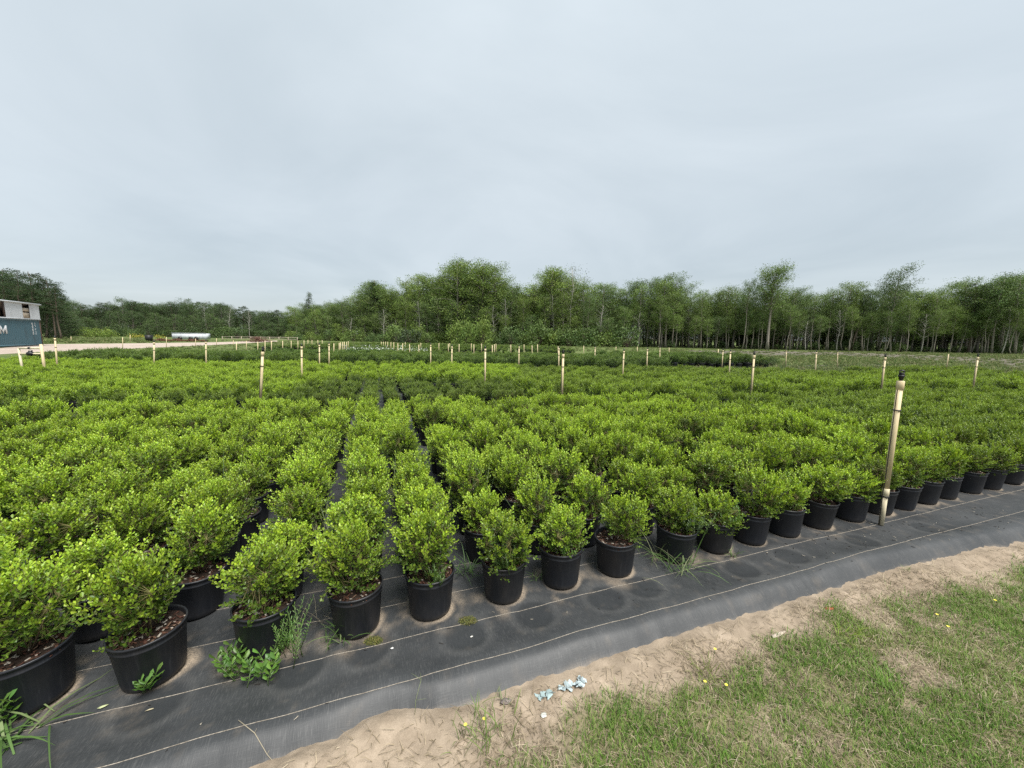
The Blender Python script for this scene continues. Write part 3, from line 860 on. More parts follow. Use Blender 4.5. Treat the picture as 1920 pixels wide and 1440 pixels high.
midlab = ['left one of two cream risers close together behind the olive plants', 'right one of two cream risers close together behind the olive plants', 'cream riser before the dark hedge row, left of the bright bed end',
          'cream riser next left of the one where the bright bed ends', 'cream riser before the dark hedge row, below the leaning pale trunk', 'thin cream riser touching the middle one on its left',
          'cream riser at the right end of the dark hedge row', 'cream riser standing before the tall dark shrub block, left one', 'cream riser standing before the tall dark shrub block, right one',
          'first of three cream risers clustered left of the lone tree', 'second of three cream risers clustered left of the lone tree', 'small cream riser right of the lone tree before grass',
          'tiny cream riser before the bare soil, next right of the lone small one', 'small cream riser behind the low hedge at far right', 'cream riser before the dark hedge row, left of the white trailer', 'cream riser before the dark hedge row, right of the white trailer']
for q, lb in zip(mid, midlab):
    riser(*q, lb, GR)
far = [(626, 643.8, 626, 663.6), (636, 642.8, 636, 661), (638.6, 642, 638.6, 660), (642.6, 641.5, 642.6, 658), (645.7, 641, 645.7, 656), (649.7, 641, 649.7, 653), (653, 640, 653, 650),
       (443.4, 640.8, 443.4, 662.6), (483.4, 640.8, 483.4, 658.6), (497, 638.8, 497, 659), (509, 639, 509, 658), (530, 639, 530, 655.6), (546, 638.8, 546, 653.7), (558.6, 638.8, 558.6, 652), (570, 638, 570, 650),
       (577.4, 637.4, 577.4, 645.7), (585, 637.6, 585, 645.5), (596, 637.6, 596, 645.5), (604, 637.6, 604, 645.5), (462, 639, 462, 652.5), (715, 640.8, 715, 646), (719, 640.8, 719, 646.5), (723, 640.8, 723, 648),
       (727, 640.8, 727, 650.7), (733, 641.5, 733, 653), (738.4, 641.8, 738.4, 655.6), (746, 643.4, 746, 659.6), (755, 643.8, 755, 661.6), (768, 645.3, 768, 662.6), (785.3, 646.3, 785.3, 662.6), (760, 641.8, 760, 648), (789, 642.8, 789, 652),
       (823, 643.4, 823, 655.6), (840.6, 644.8, 840.6, 659.6), (843.2, 643.5, 843.2, 652), (860.8, 645.3, 860.8, 661.6), (883.6, 644, 883.6, 655.6), (888.5, 645.7, 888.5, 662.6), (903, 644.2, 903, 656.6), (923, 647.3, 923, 666.5), (927, 645.7, 927, 661.6), (930, 644.8, 930, 657.6),
       (957.8, 646.3, 957.8, 662.2), (982.6, 645.7, 982.6, 657.6), (997.6, 647.7, 997.6, 663.6), (1008, 645.7, 1008, 662.6), (1046.5, 649.7, 1046.5, 665), (1094.5, 648.3, 1094.5, 662), (1155, 650, 1155, 659.6), (1195, 650, 1195, 661.6), (1254.5, 651.7, 1254.5, 661.6)]
for q in far:
    lb = 'tiny cream riser among many in the far rows, left half' if q[0] < 700 else 'tiny cream riser among many in the far rows below the tall woods'
    riser(*q, lb, 'tiny cream risers in the far rows')
side = [(230, 632.5, 230, 657.5), (244, 628.5, 244, 643), (312, 632, 312, 655), (366.7, 635, 366.7, 652.5), (406, 634.5, 406, 650), (133, 631, 134, 642.5), (437.5, 638, 437.5, 650)]
sidelab = ['cream riser at the near edge of the sandy track, left of the dark tree', 'tiny cream riser across the sandy track, left of the dark tree', 'cream riser by the sandy track, just left of the white trailer', 'cream riser by the sandy track, below the right end of the trailer',
           'tiny cream riser right of the white trailer on the grass', 'tiny cream riser across the track, beside the container', 'tiny cream riser on the grass left of the brush pile']
for q, lb in zip(side, sidelab):
    dp = EYE * FPX / (q[3] - horizon(q[2]))
    riser(*q, lb, 'cream risers along the sandy track', depth=dp)

# valve frame of cream pipes at the far left
D0 = 11.5
a_, b_ = at_depth(35, 653, D0), at_depth(76.6, 645.5, D0)
vf = thing('valve_frame', 'cream pipe frame with two crossbars and a black valve, far left', 'pipe frame', (b_[0], b_[1], 0))
def rel(p): return np.array([p[0] - b_[0], p[1] - b_[1], p[2]])
la, lb_ = rel(a_), rel(b_)
link('post', MB().tube([(0.02, 0, 0), lb_], .034, 10, CREAM).mesh('post', M['pvc'], True), vf)
link('post', MB().tube([(la[0] + .03, la[1], 0), la], .028, 10, CREAM_W).mesh('post', M['pvc'], True), vf)
for py in (653, 663.4):
    p, q = rel(at_depth(35, py, D0)), rel(at_depth(76.6, py - .2, D0))
    link('crossbar', MB().tube([p, q], .024, 8, CREAM_W).mesh('crossbar', M['pvc'], True), vf)
pv = rel(at_depth(57, 663.2, D0)); pu_ = rel(at_depth(55.5, 652.8, D0))
link('valve', MB().tube([pv + [-.10, 0, 0], pv + [-.06, 0, 0], pv + [-.055, 0, 0], pv + [.055, 0, 0], pv + [.06, 0, 0], pv + [.10, 0, 0]], [.035, .035, .065, .065, .035, .035], 8).tube([pv, pv + [0.01, 0, .09]], [.04, .045], 8).tube([pv + [.05, 0, .03], pv + [.06, 0, .11]], .015, 6).mesh('valve', M['black']), vf)
link('union', MB().tube([pu_ + [-.03, 0, 0], pu_ + [.03, 0, 0]], .036, 8).mesh('union', M['black']), vf)

# ------------------------------------------------------------------ woodland
def tree_mesh(seed, cb, R, nl, per, lpc, shape='round', leaf=0.2, H=13.0, r0=0.15, bark_c=(0.16, 0.14, 0.12), spread=0.5, rise=0.6, flat=1.0, sparse_tip=False, wob=0.25, young=0.5):
    rng = np.random.default_rng(seed)
    tr, cr = MB(), MB()
    n = 9
    zs = np.linspace(0, H * .95, n)
    wx = np.cumsum(rng.normal(size=n)) * wob * .45; wy = np.cumsum(rng.normal(size=n)) * wob * .45
    wx -= wx[0]; wy -= wy[0]
    wx[0] = wy[0] = 0
    rad = r0 * (1 - zs / H) ** .8 + .02; rad[0] *= 1.35
    tp = np.stack([wx, wy, zs], 1)
    tr.tube(tp, rad, 7, bark_c)
    def on(z): return np.array([np.interp(z, zs, wx), np.interp(z, zs, wy), z])
    P, C = [], []
    for i in range(nl):
        f = cb + (0.97 - cb) * (i + rng.random()) / nl
        t = (f - cb) / (1 - cb)
        if shape == 'round': pr = math.sqrt(max(0.03, 1 - (2 * t - .85) ** 2 / 1.35))
        elif shape == 'cone': pr = (1 - t) ** .8 * 1.0 + .06
        elif shape == 'top': pr = 0.45 + .65 * math.sin(math.pi * min(1, t * .95 + .08))
        else: pr = 1.0 - .3 * t
        L = R * H * pr * rng.uniform(.7, 1.15)
        a = i * 2.399 + rng.uniform(-.5, .5)
        up_ = rise * rng.uniform(.6, 1.4) * (0.3 if shape == 'cone' else 1)
        p0 = on(f * H * .95)
        dirn = np.array([math.cos(a), math.sin(a), up_])
        ends = [p0]
        for s in range(3):
            ends.append(ends[-1] + dirn * L / 3 + rng.normal(size=3) * L * .06)
            dirn[2] += rng.uniform(-.25, .1)
        rr = max(.018, np.interp(f * H, zs, rad) * .45)
        tr.tube(ends, [rr, rr * .7, rr * .45, .012], 4, bark_c, cap=False)
        ends = np.array(ends)
        for c in range(per):
            w = rng.uniform(.35, 1.05)
            cc = ends[0] + (ends[3] - ends[0]) * w + rng.normal(size=3) * spread * .6 * np.array([1, 1, .7])
            m = int(1.3 * lpc * rng.uniform(.5, 1.4))
            sp = spread * rng.uniform(.55, 1.2)
            q = cc + np.clip(rng.normal(size=(m, 3)), -1.3, 1.3) * sp * np.array([1, 1, flat * .7])
            P.append(q)
            lum = rng.random()
            C.append(np.stack([np.clip(young + .35 * (lum - .5) + .35 * rng.normal(size=m) * .5, 0, 1), np.clip(.5 * lum + .5 * rng.random(m), 0, 1), np.full(m, rng.random())], 1))
    P, C = np.concatenate(P), np.concatenate(C)
    k = P[:, 2] > 0.25
    P, C = P[k], C[k]
    D = unit(rng.normal(size=P.shape) + np.array([0, 0, -.15]))
    S = unit(np.cross(D, rng.normal(size=P.shape) * .8 + np.array([0, 0, .9])))
    L = .86 * leaf * rng.uniform(.55, 1.3, len(P))
    cr.leaves(P, D, S, L, L * .62, C, fold=.2, simple=True)
    return tr.mesh('trunk', M['bark'], True), cr.mesh('crown', M['tree_leaf'])
GREY, PALE, BROWN, WHITE = (0.19, 0.175, 0.155), (0.27, 0.25, 0.215), (0.13, 0.105, 0.085), (0.40, 0.39, 0.36)
TREES = {
    'broad': [tree_mesh(s, .22, .25, 40, 6, 24, 'round', .21, bark_c=GREY, spread=.55, r0=.2) for s in (1, 2, 3)],
    'bushy': [tree_mesh(s, .05, .23, 52, 6, 22, 'round', .21, bark_c=GREY, spread=.55, rise=.45) for s in (4, 5, 6)],
    'slim': [tree_mesh(s, .40, .15, 36, 6, 24, 'top', .18, bark_c=PALE, spread=.48, r0=.10, rise=.9, wob=.22) for s in (7, 8, 9, 10)],
    'lanky': [tree_mesh(s, .52, .16, 28, 6, 25, 'top', .18, bark_c=PALE, spread=.48, r0=.09, rise=1.0, wob=.30) for s in (11, 12, 13)],
    'pine': [tree_mesh(s, .45, .18, 30, 4, 30, 'top', .20, bark_c=BROWN, spread=.45, rise=.25, flat=.5, r0=.17, young=.35) for s in (14, 15, 16)],
    'cedar': [tree_mesh(s, .04, .17, 70, 4, 16, 'cone', .18, bark_c=BROWN, spread=.3, rise=.5, young=.3) for s in (17, 18)],
    'airy': [tree_mesh(s, .30, .17, 26, 4, 8, 'top', .17, bark_c=WHITE, spread=.55, r0=.11, rise=.9, wob=.28, young=.8) for s in (19, 20, 21)],
    'lone': [tree_mesh(22, .50, .17, 46, 7, 30, 'round', .18, bark_c=PALE, spread=.5, r0=.20, rise=1.2, wob=.05)],
}
def bush_mesh(seed, n=30, R=1.2, H=1.6):
    rng = np.random.default_rng(seed)
    cr, st = MB(), MB()
    for i in range(n):
        d = unit(rng.normal(size=3)); d[2] = abs(d[2])
        c = d * np.array([R, R, H]) * rng.uniform(.4, 1) ** .5
        st.tube([(0, 0, -.03), c * .5 + [0, 0, .2], c], [.025, .015, .006], 3, BROWN, cap=False)
        m = 42
        P = c + rng.normal(size=(m, 3)) * .24
        P[:, 2] = np.abs(P[:, 2])
        D = unit(rng.normal(size=(m, 3)) + [0, 0, .4]); S = rand_side(D, rng)
        L = .15 * rng.uniform(.6, 1.4, m)
        lum = rng.random()
        cr.leaves(P, D, S, L, L * .6, np.stack([np.clip(.5 + .4 * (lum - .5) + rng.normal(size=m) * .2, 0, 1), rng.random(m), np.full(m, rng.random())], 1), simple=True)
    return st.mesh('stems', M['bark']), cr.mesh('crown', M['tree_leaf'])
BUSH = [bush_mesh(s) for s in (31, 32, 33)]
rt = np.random.default_rng(77)
_cnt = {}
def tree(kd, px, ytop, Y, tone, label, group, wide=1.0, name=None, hmin=3.5):
    b = at_depth(px, horizon(px), Y)
    h = max(hmin, at_depth(px, ytop, Y)[2])
    vs_ = TREES[kd]
    i = _cnt.get(kd, 0); _cnt[kd] = i + 1
    tm, cm = vs_[i % len(vs_)]
    s = h / (12.5 if kd in ('slim', 'lanky', 'airy', 'lone') else 13.2)
    r = thing(name or {'pine': 'pine_tree', 'cedar': 'cedar_tree'}.get(kd, 'tree'), label, 'tree', (b[0], b[1], -0.03), (0, 0, rt.uniform(0, 6.28)), group)
    w = s * wide * rt.uniform(.92, 1.1)
    if s < .95: w = w * .6 + .4 * wide * .95
    r.scale = (w, w, s)
    link('trunk', tm, r)
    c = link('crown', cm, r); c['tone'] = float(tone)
    return r
def bush(px, Y, size, tone, label, group, squash=1.0):
    b = at_depth(px, horizon(px), Y)
    st, cr = BUSH[int(rt.integers(3))]
    r = thing('bush', label, 'bush', (b[0], b[1], -0.03), (0, 0, rt.uniform(0, 6.28)), group)
    r.scale = (size, size, size * squash)
    link('stems', st, r)
    c = link('crown', cr, r); c['tone'] = float(tone)
    return r
SKY = [(0, 495), (30, 496), (60, 498), (80, 512), (100, 516), (114, 528), (120, 552), (135, 560), (180, 563), (220, 560), (245, 551), (265, 556), (285, 561), (300, 559), (330, 561), (355, 554), (380, 561), (400, 562), (420, 560), (435, 566), (465, 569), (480, 576), (500, 573), (515, 570), (530, 582),
       (545, 582), (560, 570), (600, 553), (625, 560), (655, 541), (680, 537), (700, 520), (715, 518), (735, 540), (760, 521), (790, 508), (810, 503), (830, 515), (845, 495), (860, 486), (900, 488), (925, 492), (945, 516), (965, 522), (990, 526), (1003, 508), (1020, 501), (1050, 500), (1072, 512), (1090, 526), (1110, 517), (1130, 522), (1150, 536), (1185, 527), (1205, 540), (1240, 522), (1265, 528), (1285, 546), (1330, 546), (1375, 543), (1395, 545),
       (1420, 546), (1500, 549), (1530, 549), (1560, 551), (1595, 541), (1620, 546), (1650, 540), (1705, 540), (1740, 543), (1780, 541), (1815, 528), (1835, 536), (1860, 525), (1880, 522), (1905, 518), (1930, 520), (2000, 516)]
def sky_y(px): return float(np.interp(px, [a for a, b in SKY], [b for a, b in SKY]))
DEP = [(540, 100), (600, 96), (880, 85), (1050, 78), (1240, 70), (1440, 66), (1670, 62), (1930, 58), (2000, 57)]
def wood_depth(px): return float(np.interp(px, [a for a, b in DEP], [b for a, b in DEP]))
# trees one would point at
U1 = None
tree('cedar', 582, 540, 97, 1.7, 'dark pointed evergreen at the left end of the tall woods', U1, .9)
tree('cedar', 707, 516, 92, 1.5, 'dark green pointed crown rising left of the tallest trees', U1, 1.3)
tree('broad', 858, 482, 85, .35, 'tallest tree of the woods, left one of the two big round crowns', U1, 1.15)
tree('broad', 905, 485, 84, .25, 'big round light green crown right beside the tallest tree', U1, 1.2)
tree('broad', 1025, 498, 79, .15, 'yellow-green tall crown right of the big round pair', U1, 1.0)
tree('airy', 1068, 500, 77, 2.6, 'grey-green tall crown with silvery leaves behind the middle riser', U1, 1.1)
tree('broad', 1240, 521, 70, .55, 'light round-topped tree between the centre woods and the lone tree', U1, .9)
tree('lone', 1440, 511, 63, .7, 'lone wide crown on a tall pale trunk standing above the right woods', U1, 1.0)
tree('lanky', 1393, 531, 64, 1.0, 'thin leaning tree with a ragged top just left of the lone wide crown', U1, .8)
tree('broad', 1482, 540, 66, .9, 'lower round crown touching the lone wide tree on its right', U1, .8)
tree('lanky', 1672, 509, 60, 1.1, 'tall ragged tree with thick pale trunk above the right woods', U1, 1.0)
tree('pine', 1598, 534, 66, 1.8, 'dark flat-topped crown left of the tall ragged tree', U1, 1.0)
tree('pine', 1818, 519, 60, 1.6, 'dark layered crown poking up near the right end of the woods', U1, .8)
tree('slim', 1862, 521, 58, 1.0, 'airy tall tree second from the right frame edge', U1, 1.2)
tree('slim', 1907, 514, 57, .9, 'tall tree at the right frame edge', U1, 1.2)
tree('airy', 945, 560, 80, 1.2, 'pale leaning trunk in front of the dark woods, left of the middle riser', U1, .9)
tree('airy', 432, 578, 116, 3.0, 'pale sparse tree standing before the left woods', U1, 1.0)
tree('airy', 468, 582, 114, 2.8, 'second pale sparse tree before the left woods, right of the first', U1, .8)
tree('airy', 388, 570, 118, 2.2, 'bare-trunked thin tree behind the right end of the white trailer', U1, .6)
for px, yt in ((4, 494), (22, 495), (42, 496), (62, 499), (84, 512), (103, 517), (113, 530)):
    tree('pine', px, yt, 66 + rt.uniform(-3, 3), 1.9, 'tall dark pine in the clump behind the container', 'tall dark pines behind the container', .9)
for px, yt in ((-20, 500), (-45, 498), (12, 520), (50, 525), (90, 540), (108, 560)):
    tree('bushy', px, yt, 70, 1.8, 'dark leafy tree filling the clump behind the container', 'dark trees behind the container', .9)
def part_of(px):
    for lim, t in ((330, 'left of the white trailer'), (432, 'above the white trailer'), (545, 'right of the pale sparse tree'), (650, 'by the pointed evergreen'), (760, 'by the dark pointed crown'), (858, 'left of the tallest tree'),
                   (960, 'under the big round pair'), (1068, 'by the yellow-green crown'), (1190, 'right of the grey-green crown'), (1330, 'by the light round top'), (1440, 'left of the lone wide crown'), (1560, 'right of the lone wide crown'),
                   (1672, 'left of the tall ragged tree'), (1800, 'right of the tall ragged tree')):
        if px < lim: return t
    return 'by the right frame edge'
# left woods
for px in np.arange(118, 545, 10.5):
    y = sky_y(px) + rt.uniform(0, 10)
    kd = ['pine', 'broad', 'bushy', 'pine'][int(rt.integers(4))]
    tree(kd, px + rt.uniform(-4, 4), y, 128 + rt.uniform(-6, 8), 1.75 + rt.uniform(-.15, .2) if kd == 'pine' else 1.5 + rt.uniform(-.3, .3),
         {'pine': 'dark pine crown in the left woods ' + part_of(px), 'broad': 'dark round tree in the left woods ' + part_of(px), 'bushy': 'dark tree leafy to the ground in the left woods ' + part_of(px)}[kd], 'trees of the low left woods', .95)
for px in np.arange(126, 540, 17):
    tree('bushy', px + rt.uniform(-6, 6), sky_y(px) + rt.uniform(22, 40), 120 + rt.uniform(-4, 4), 1.35 + rt.uniform(-.3, .3), 'lower leafy tree fronting the left woods ' + part_of(px), 'trees of the low left woods', 1.0)
# centre woods: leafy nearly to the ground
for px in np.arange(548, 1190, 12.5):
    y = sky_y(px) + rt.uniform(-4, 18)
    kd = ['broad', 'bushy', 'broad', 'slim', 'bushy'][int(rt.integers(5))]
    tree(kd, px + rt.uniform(-5, 5), y, wood_depth(px) + rt.uniform(0, 7), .55 + rt.uniform(-.4, .5),
         {'broad': 'light green spreading tree in the tall centre woods ' + part_of(px), 'bushy': 'light green tree leafy to the ground in the centre woods ' + part_of(px), 'slim': 'slender pale-trunked tree in the centre woods ' + part_of(px)}[kd], 'trees of the tall centre woods', 1.0)
for px in np.arange(552, 1180, 21):
    y = 0.5 * sky_y(px) + 0.5 * 640 + rt.uniform(-30, 18)
    kd = ['bushy', 'airy', 'bushy', 'slim'][int(rt.integers(4))]
    tree(kd, px + rt.uniform(-8, 8), y, wood_depth(px) - rt.uniform(1, 4), (.6 if kd != 'airy' else 2.4) + rt.uniform(-.4, .4),
         {'bushy': 'shorter leafy tree fronting the centre woods ' + part_of(px), 'airy': 'thin white-trunked front tree of the centre woods ' + part_of(px), 'slim': 'short slender tree fronting the centre woods ' + part_of(px)}[kd], 'front trees of the centre woods', .9)
# right woods: bare trunks below, crowns above
for px in np.arange(1186, 1990, 12):
    y = sky_y(px) + rt.uniform(-7, 14)
    kd = ['slim', 'lanky', 'slim', 'lanky', 'broad'][int(rt.integers(5))]
    tree(kd, px + rt.uniform(-5, 5), y, wood_depth(px) + rt.uniform(0, 6), .75 + rt.uniform(-.35, .3),
         {'slim': 'slender pale-trunked tree in the right woods ' + part_of(px), 'lanky': 'bare-stemmed high-crowned tree in the right woods ' + part_of(px), 'broad': 'wide dark-limbed tree in the right woods ' + part_of(px)}[kd], 'trees of the right woods', 1.0)
for px in np.arange(1180, 1985, 24):
    y = 0.62 * sky_y(px) + 0.38 * 650 + rt.uniform(-14, 14)
    kd = ['lanky', 'airy', 'slim'][int(rt.integers(3))]
    tree(kd, px + rt.uniform(-9, 9), y, wood_depth(px) - rt.uniform(0, 3), (.75 if kd != 'airy' else 2.2) + rt.uniform(-.3, .3),
         {'lanky': 'short bare-stemmed tree fronting the right woods ' + part_of(px), 'airy': 'thin white-stemmed tree fronting the right woods ' + part_of(px), 'slim': 'short slender tree fronting the right woods ' + part_of(px)}[kd], 'front trees of the right woods', .8)
# the deep of the wood reads as one mass
tp = []
for kd in ('bushy', 'broad', 'slim', 'pine'):
    o = [q for q in bpy.data.objects if q.name.startswith('crown') and q.data == TREES[kd][0][1]][0]
    t_ = [c for c in o.parent.children if c.name.startswith('trunk')][0]
    tp.append((o, t_))
P, R_, S_, K, T = [], [], [], [], []
for i in range(900):
    px = rt.uniform(-80, 2000)
    if px < 130: d0 = 76
    elif px < 540: d0 = 134
    else: d0 = wood_depth(px) + 8
    Y = d0 + rt.random() ** 1.3 * 34
    b = at_depth(px, horizon(px), Y)
    h = (horizon(px) - sky_y(px)) / FPX * d0 + EYE
    h *= rt.uniform(.62, .9)
    s = h / 13.2
    P.append((b[0], b[1], -.03)); R_.append((0, 0, rt.uniform(0, 6.28))); S_.append((max(s, .8) * 1.1, max(s, .8) * 1.1, s))
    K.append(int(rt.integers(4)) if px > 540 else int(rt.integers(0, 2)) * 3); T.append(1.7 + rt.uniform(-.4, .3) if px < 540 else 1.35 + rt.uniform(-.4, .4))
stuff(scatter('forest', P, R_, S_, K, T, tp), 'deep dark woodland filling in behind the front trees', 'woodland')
P, R_, S_, K, T = [], [], [], [], []
bp = []
bush_first = []
# bushes along the foot of the woods
for px in np.arange(545, 1180, 15):
    bush_first.append(bush(px + rt.uniform(-6, 6), wood_depth(px) - rt.uniform(2, 7), rt.uniform(1.0, 2.0), .7 + rt.uniform(-.5, .6), 'leafy bush at the foot of the centre woods ' + part_of(px), 'bushes along the foot of the woods', rt.uniform(.7, 1.3)))
for px in np.arange(1185, 1960, 34):
    bush(px + rt.uniform(-9, 9), wood_depth(px) + rt.uniform(1, 5), rt.uniform(.6, 1.2), 1.2 + rt.uniform(-.4, .4), 'small dark bush among the trunks of the right woods ' + part_of(px), 'bushes along the foot of the woods', rt.uniform(.6, 1.1))
for px in np.arange(130, 545, 20):
    bush(px + rt.uniform(-9, 9), 112 + rt.uniform(-4, 6), rt.uniform(1.2, 2.2), 1.3 + rt.uniform(-.4, .4), 'dark bush at the foot of the left woods ' + part_of(px), 'bushes along the foot of the woods', rt.uniform(.7, 1.2))
for px, lb in ((158, 'yellow-green bush left of the group before the left woods'), (180, 'yellow-green bush in the middle of the group before the left woods'), (203, 'yellow-green bush right of the group before the left woods')):
    bush(px, 96, 1.35, 0.0, lb, 'yellow-green bushes beyond the track', .95)
bush(770, 80, 2.0, 2.2, 'brownish bare bush at the foot of the centre woods, left part', None, .9)
bush(905, 74, 1.5, .3, 'pointed light green bush at the foot of the tallest trees', None, 1.9)
bush(878, 76, 1.6, .5, 'second pointed green bush left of the light one below the tallest trees', None, 1.9)
bush(1010, 72, 2.4, .9, 'big rounded bush below the grey-green tall crown', None, 1.0)
bush(1450, 24, .35, 1.2, 'small dark weed clump before the pale soil strip', None, .9)

# grass tufts of the rough field
def tuft_mesh(seed, n=40, h=.4, sp=.14, w=.012, cols=((.07, .12, .03), (.13, .17, .05), (.22, .20, .10)), name='tuft'):
    rng = np.random.default_rng(seed)
    m = MB()
    for i in range(n):
        a, r = rng.uniform(0, 6.28), sp * math.sqrt(rng.random())
        p = np.array([r * math.cos(a), r * math.sin(a), -.03])
        out = np.array([math.cos(a), math.sin(a), 0]) * rng.uniform(.1, .7) + rng.normal(size=3) * .15; out[2] = 1
        L = h * rng.uniform(.5, 1.1)
        d = unit(out)
        s = unit(np.cross(d, [math.cos(a * 3), math.sin(a * 3), .2])) * w
        q = p + d * L * .55; e = q + unit(d + np.array([out[0], out[1], -.35])) * L * .5
        c = cols[int(rng.integers(len(cols)))]
        m.add([p - s, p + s, q - s * .8, q + s * .8, e], tris=[(2, 3, 4)], quads=[(0, 1, 3, 2)], col=c)
    return m.mesh(name, M['grass'])
tuft_objs = []
for k, (px, py) in enumerate(((1560, 690), (1385, 690), (1900, 706))):
    p = ground_at(px, py)
    t_ = tag(link('grass_tuft', tuft_mesh(50 + k), None, (p[0], p[1], -.03)), ['rough grass tuft before the pale soil strip', 'rough grass tuft right of the tall dark shrub block', 'rough grass tuft beyond the end of the low hedge'][k], 'grass tuft')
    tuft_objs.append((t_,))
P, R_, S_, K, T = [], [], [], [], []
for i in range(5200):
    px = rt.uniform(1240, 1960) if i < 3000 else rt.uniform(-20, 1240)
    Y = (16 + 42 * rt.random() ** 1.2) if px > 1240 else rt.uniform(26, 80)
    if px <= 1240 and px > 500: Y = rt.uniform(45, 78)
    b = at_depth(px, horizon(px), Y)
    gp = project(b[0], b[1], 0)
    if gp[0] > 1280:
        yl = np.interp(gp[0], [a for a, q in lo2], [q for a, q in lo2]); yu = np.interp(gp[0], [a for a, q in up2], [q for a, q in up2])
        if yu < gp[1] < yl and rt.random() < .6: continue
        if gp[0] > 1240 and b[1] < 15.2 + .2 * max(b[0] - 8, 0): continue
    if gp[0] < 530:
        yl = np.interp(gp[0], [a for a, q in lo], [q for a, q in lo]); yu = np.interp(gp[0], [a for a, q in up], [q for a, q in up])
        if yu - .5 < gp[1] < yl + .8: continue
    tall = 1.9 if (gp[0] < 280 and Y > 45) else 1.0
    s = rt.uniform(.5, 1.2) * (.8 if px > 1240 else .7) * tall
    P.append((b[0], b[1], -.03)); R_.append((0, 0, rt.uniform(0, 6.28))); S_.append((s * 1.5, s * 1.5, s)); K.append(int(rt.integers(3))); T.append(0)
stuff(scatter('rough_grass', P, R_, S_, K, T, tuft_objs), 'rough grass over the field between the nursery rows and the woods', 'grass')

# white blossom rows far away
m = MB()
for i in range(800):
    px = rt.uniform(640, 800); b = at_depth(px, horizon(px), rt.choice([31, 34, 40]) + rt.uniform(-.8, .8))
    z = rt.uniform(.28, .5); s = rt.uniform(.025, .06)
    D = unit(rt.normal(size=(1, 3))); m.leaves(np.array([[b[0], b[1], z]]), D, rand_side(D, rt), s * 1.8, s * 1.4, (.50, .54, .47), simple=True)
stuff(kind(link('white_blossom', m.mesh('white_blossom', M['litter'])), 'stuff'), 'white blossom over the far rows left of centre', 'blossom')
rows('far_shrub_row', 'low rows that carry the white blossom, left of centre', 'shrub rows', ((-14.5, 30), (-6.5, 30), 11.0), (.7, 1.5), 1.2, (1.2, .75), seed=8)

# ------------------------------------------------------------------ yard on the left
A = np.array([-49.6, 40.4]); B = np.array([-42.3, 28.0])        # right end and left end of the visible long side
dl = B - A; LEN = 12.2; dl = dl / np.linalg.norm(dl)
nrm = np.array([-dl[1], dl[0]])
if nrm @ (-A) < 0: nrm = -nrm                                   # faces the camera side
ROT = np.eye(4); ROT[:2, 0] = dl; ROT[:2, 1] = nrm; ROT[:2, 3] = A
rz = math.atan2(dl[1], dl[0])
MIRR = 1 if (dl[0] * nrm[1] - dl[1] * nrm[0]) > 0 else -1
def W(p):                                                        # local (along, out, up) -> local of an Empty at A rotated rz
    return (p[0], MIRR * p[1], p[2])
def corr(m, x0, x1, z0, z1, y, pitch, depth, col=(1, 1, 1)):
    xs, k, x = [], 0, x0
    pat = [0, 0, 1, 1]
    while x < x1:
        xs.append((x, y + (depth if pat[k % 4] else 0))); x += pitch * (.28 if k % 2 == 0 else .22); k += 1
    xs.append((x1, y))
    V = [W((a, b, z0)) for a, b in xs] + [W((a, b, z1)) for a, b in xs]
    n = len(xs)
    m.add(V, quads=[(i, i + 1, n + i + 1, n + i) for i in range(n - 1)], col=col)
def wbox(m, lo_, hi_, col=(1, 1, 1)):
    a, b = W(lo_), W(hi_)
    m.box(np.minimum(a, b), np.maximum(a, b), col)
cont = thing('shipping_container', 'faded blue shipping container with white letter at the left frame edge', 'container', (A[0], A[1], .02), (0, 0, rz))
m = MB(); corr(m, .16, LEN - .16, .16, 2.46, .0, .28, -.055); link('side_panel', m.mesh('side_panel', M['blue_steel']), cont)
m = MB(); wbox(m, (.0, -2.44, 2.46), (LEN, .02, 2.59)); wbox(m, (.0, -2.44, .0), (LEN, .02, .16)); link('rail', m.mesh('rail', M['blue_steel']), cont)
m = MB(); wbox(m, (.05, -2.40, .16), (LEN - .05, -.06, 2.46)); link('body', m.mesh('body', M['blue_steel']), cont)
m = MB(); wbox(m, (-.02, -.16, .003), (.15, .025, 2.587)); link('corner_post', m.mesh('corner_post', M['rust']), cont)
m = MB(); wbox(m, (-.02, -2.46, .003), (.15, -2.3, 2.587)); link('corner_post', m.mesh('corner_post', M['rust']), cont)
# the letter on the side, and the small code column near the end
def u_at(px): # how far along the side a photo column falls
    d = ray(px, horizon(px)); t = np.array([d[0], d[1]])
    M2 = np.array([[t[0], -dl[0]], [t[1], -dl[1]]]); return np.linalg.solve(M2, A)[1]
uR, uL = u_at(13.0), u_at(-2.0)
zt, zb = 1.95, 1.20
def letter(polys, x_of, z_of, name):
    m = MB()
    for q in polys:
        f = [W((x_of(a), .012, z_of(b))) for a, b in q] + [W((x_of(a), .004, z_of(b))) for a, b in q]
        m.add(f, quads=[(0, 1, 2, 3), (4, 7, 6, 5), (0, 4, 5, 1), (1, 5, 6, 2), (2, 6, 7, 3), (3, 7, 4, 0)])
    return link(name, m.mesh(name, M['white_print']), cont)
xo = lambda a: uL + (uR - uL) * a
zo = lambda b: zb + (zt - zb) * b
letter([[(0, 0), (.22, 0), (.22, 1), (0, 1)], [(.78, 0), (1, 0), (1, 1), (.78, 1)], [(.22, 1), (.22, .62), (.5, .0), (.5, .40)], [(.78, 1), (.78, .62), (.5, .0), (.5, .40)]], xo, zo, 'letter')
m = MB()
ua, ub = u_at(61.5), u_at(66.5)
for k in range(11):
    z = 2.28 - k * .11
    wbox(m, (ua - .11, .004, z - .075), (ua + .11 - .05 * (k % 3), .011, z))
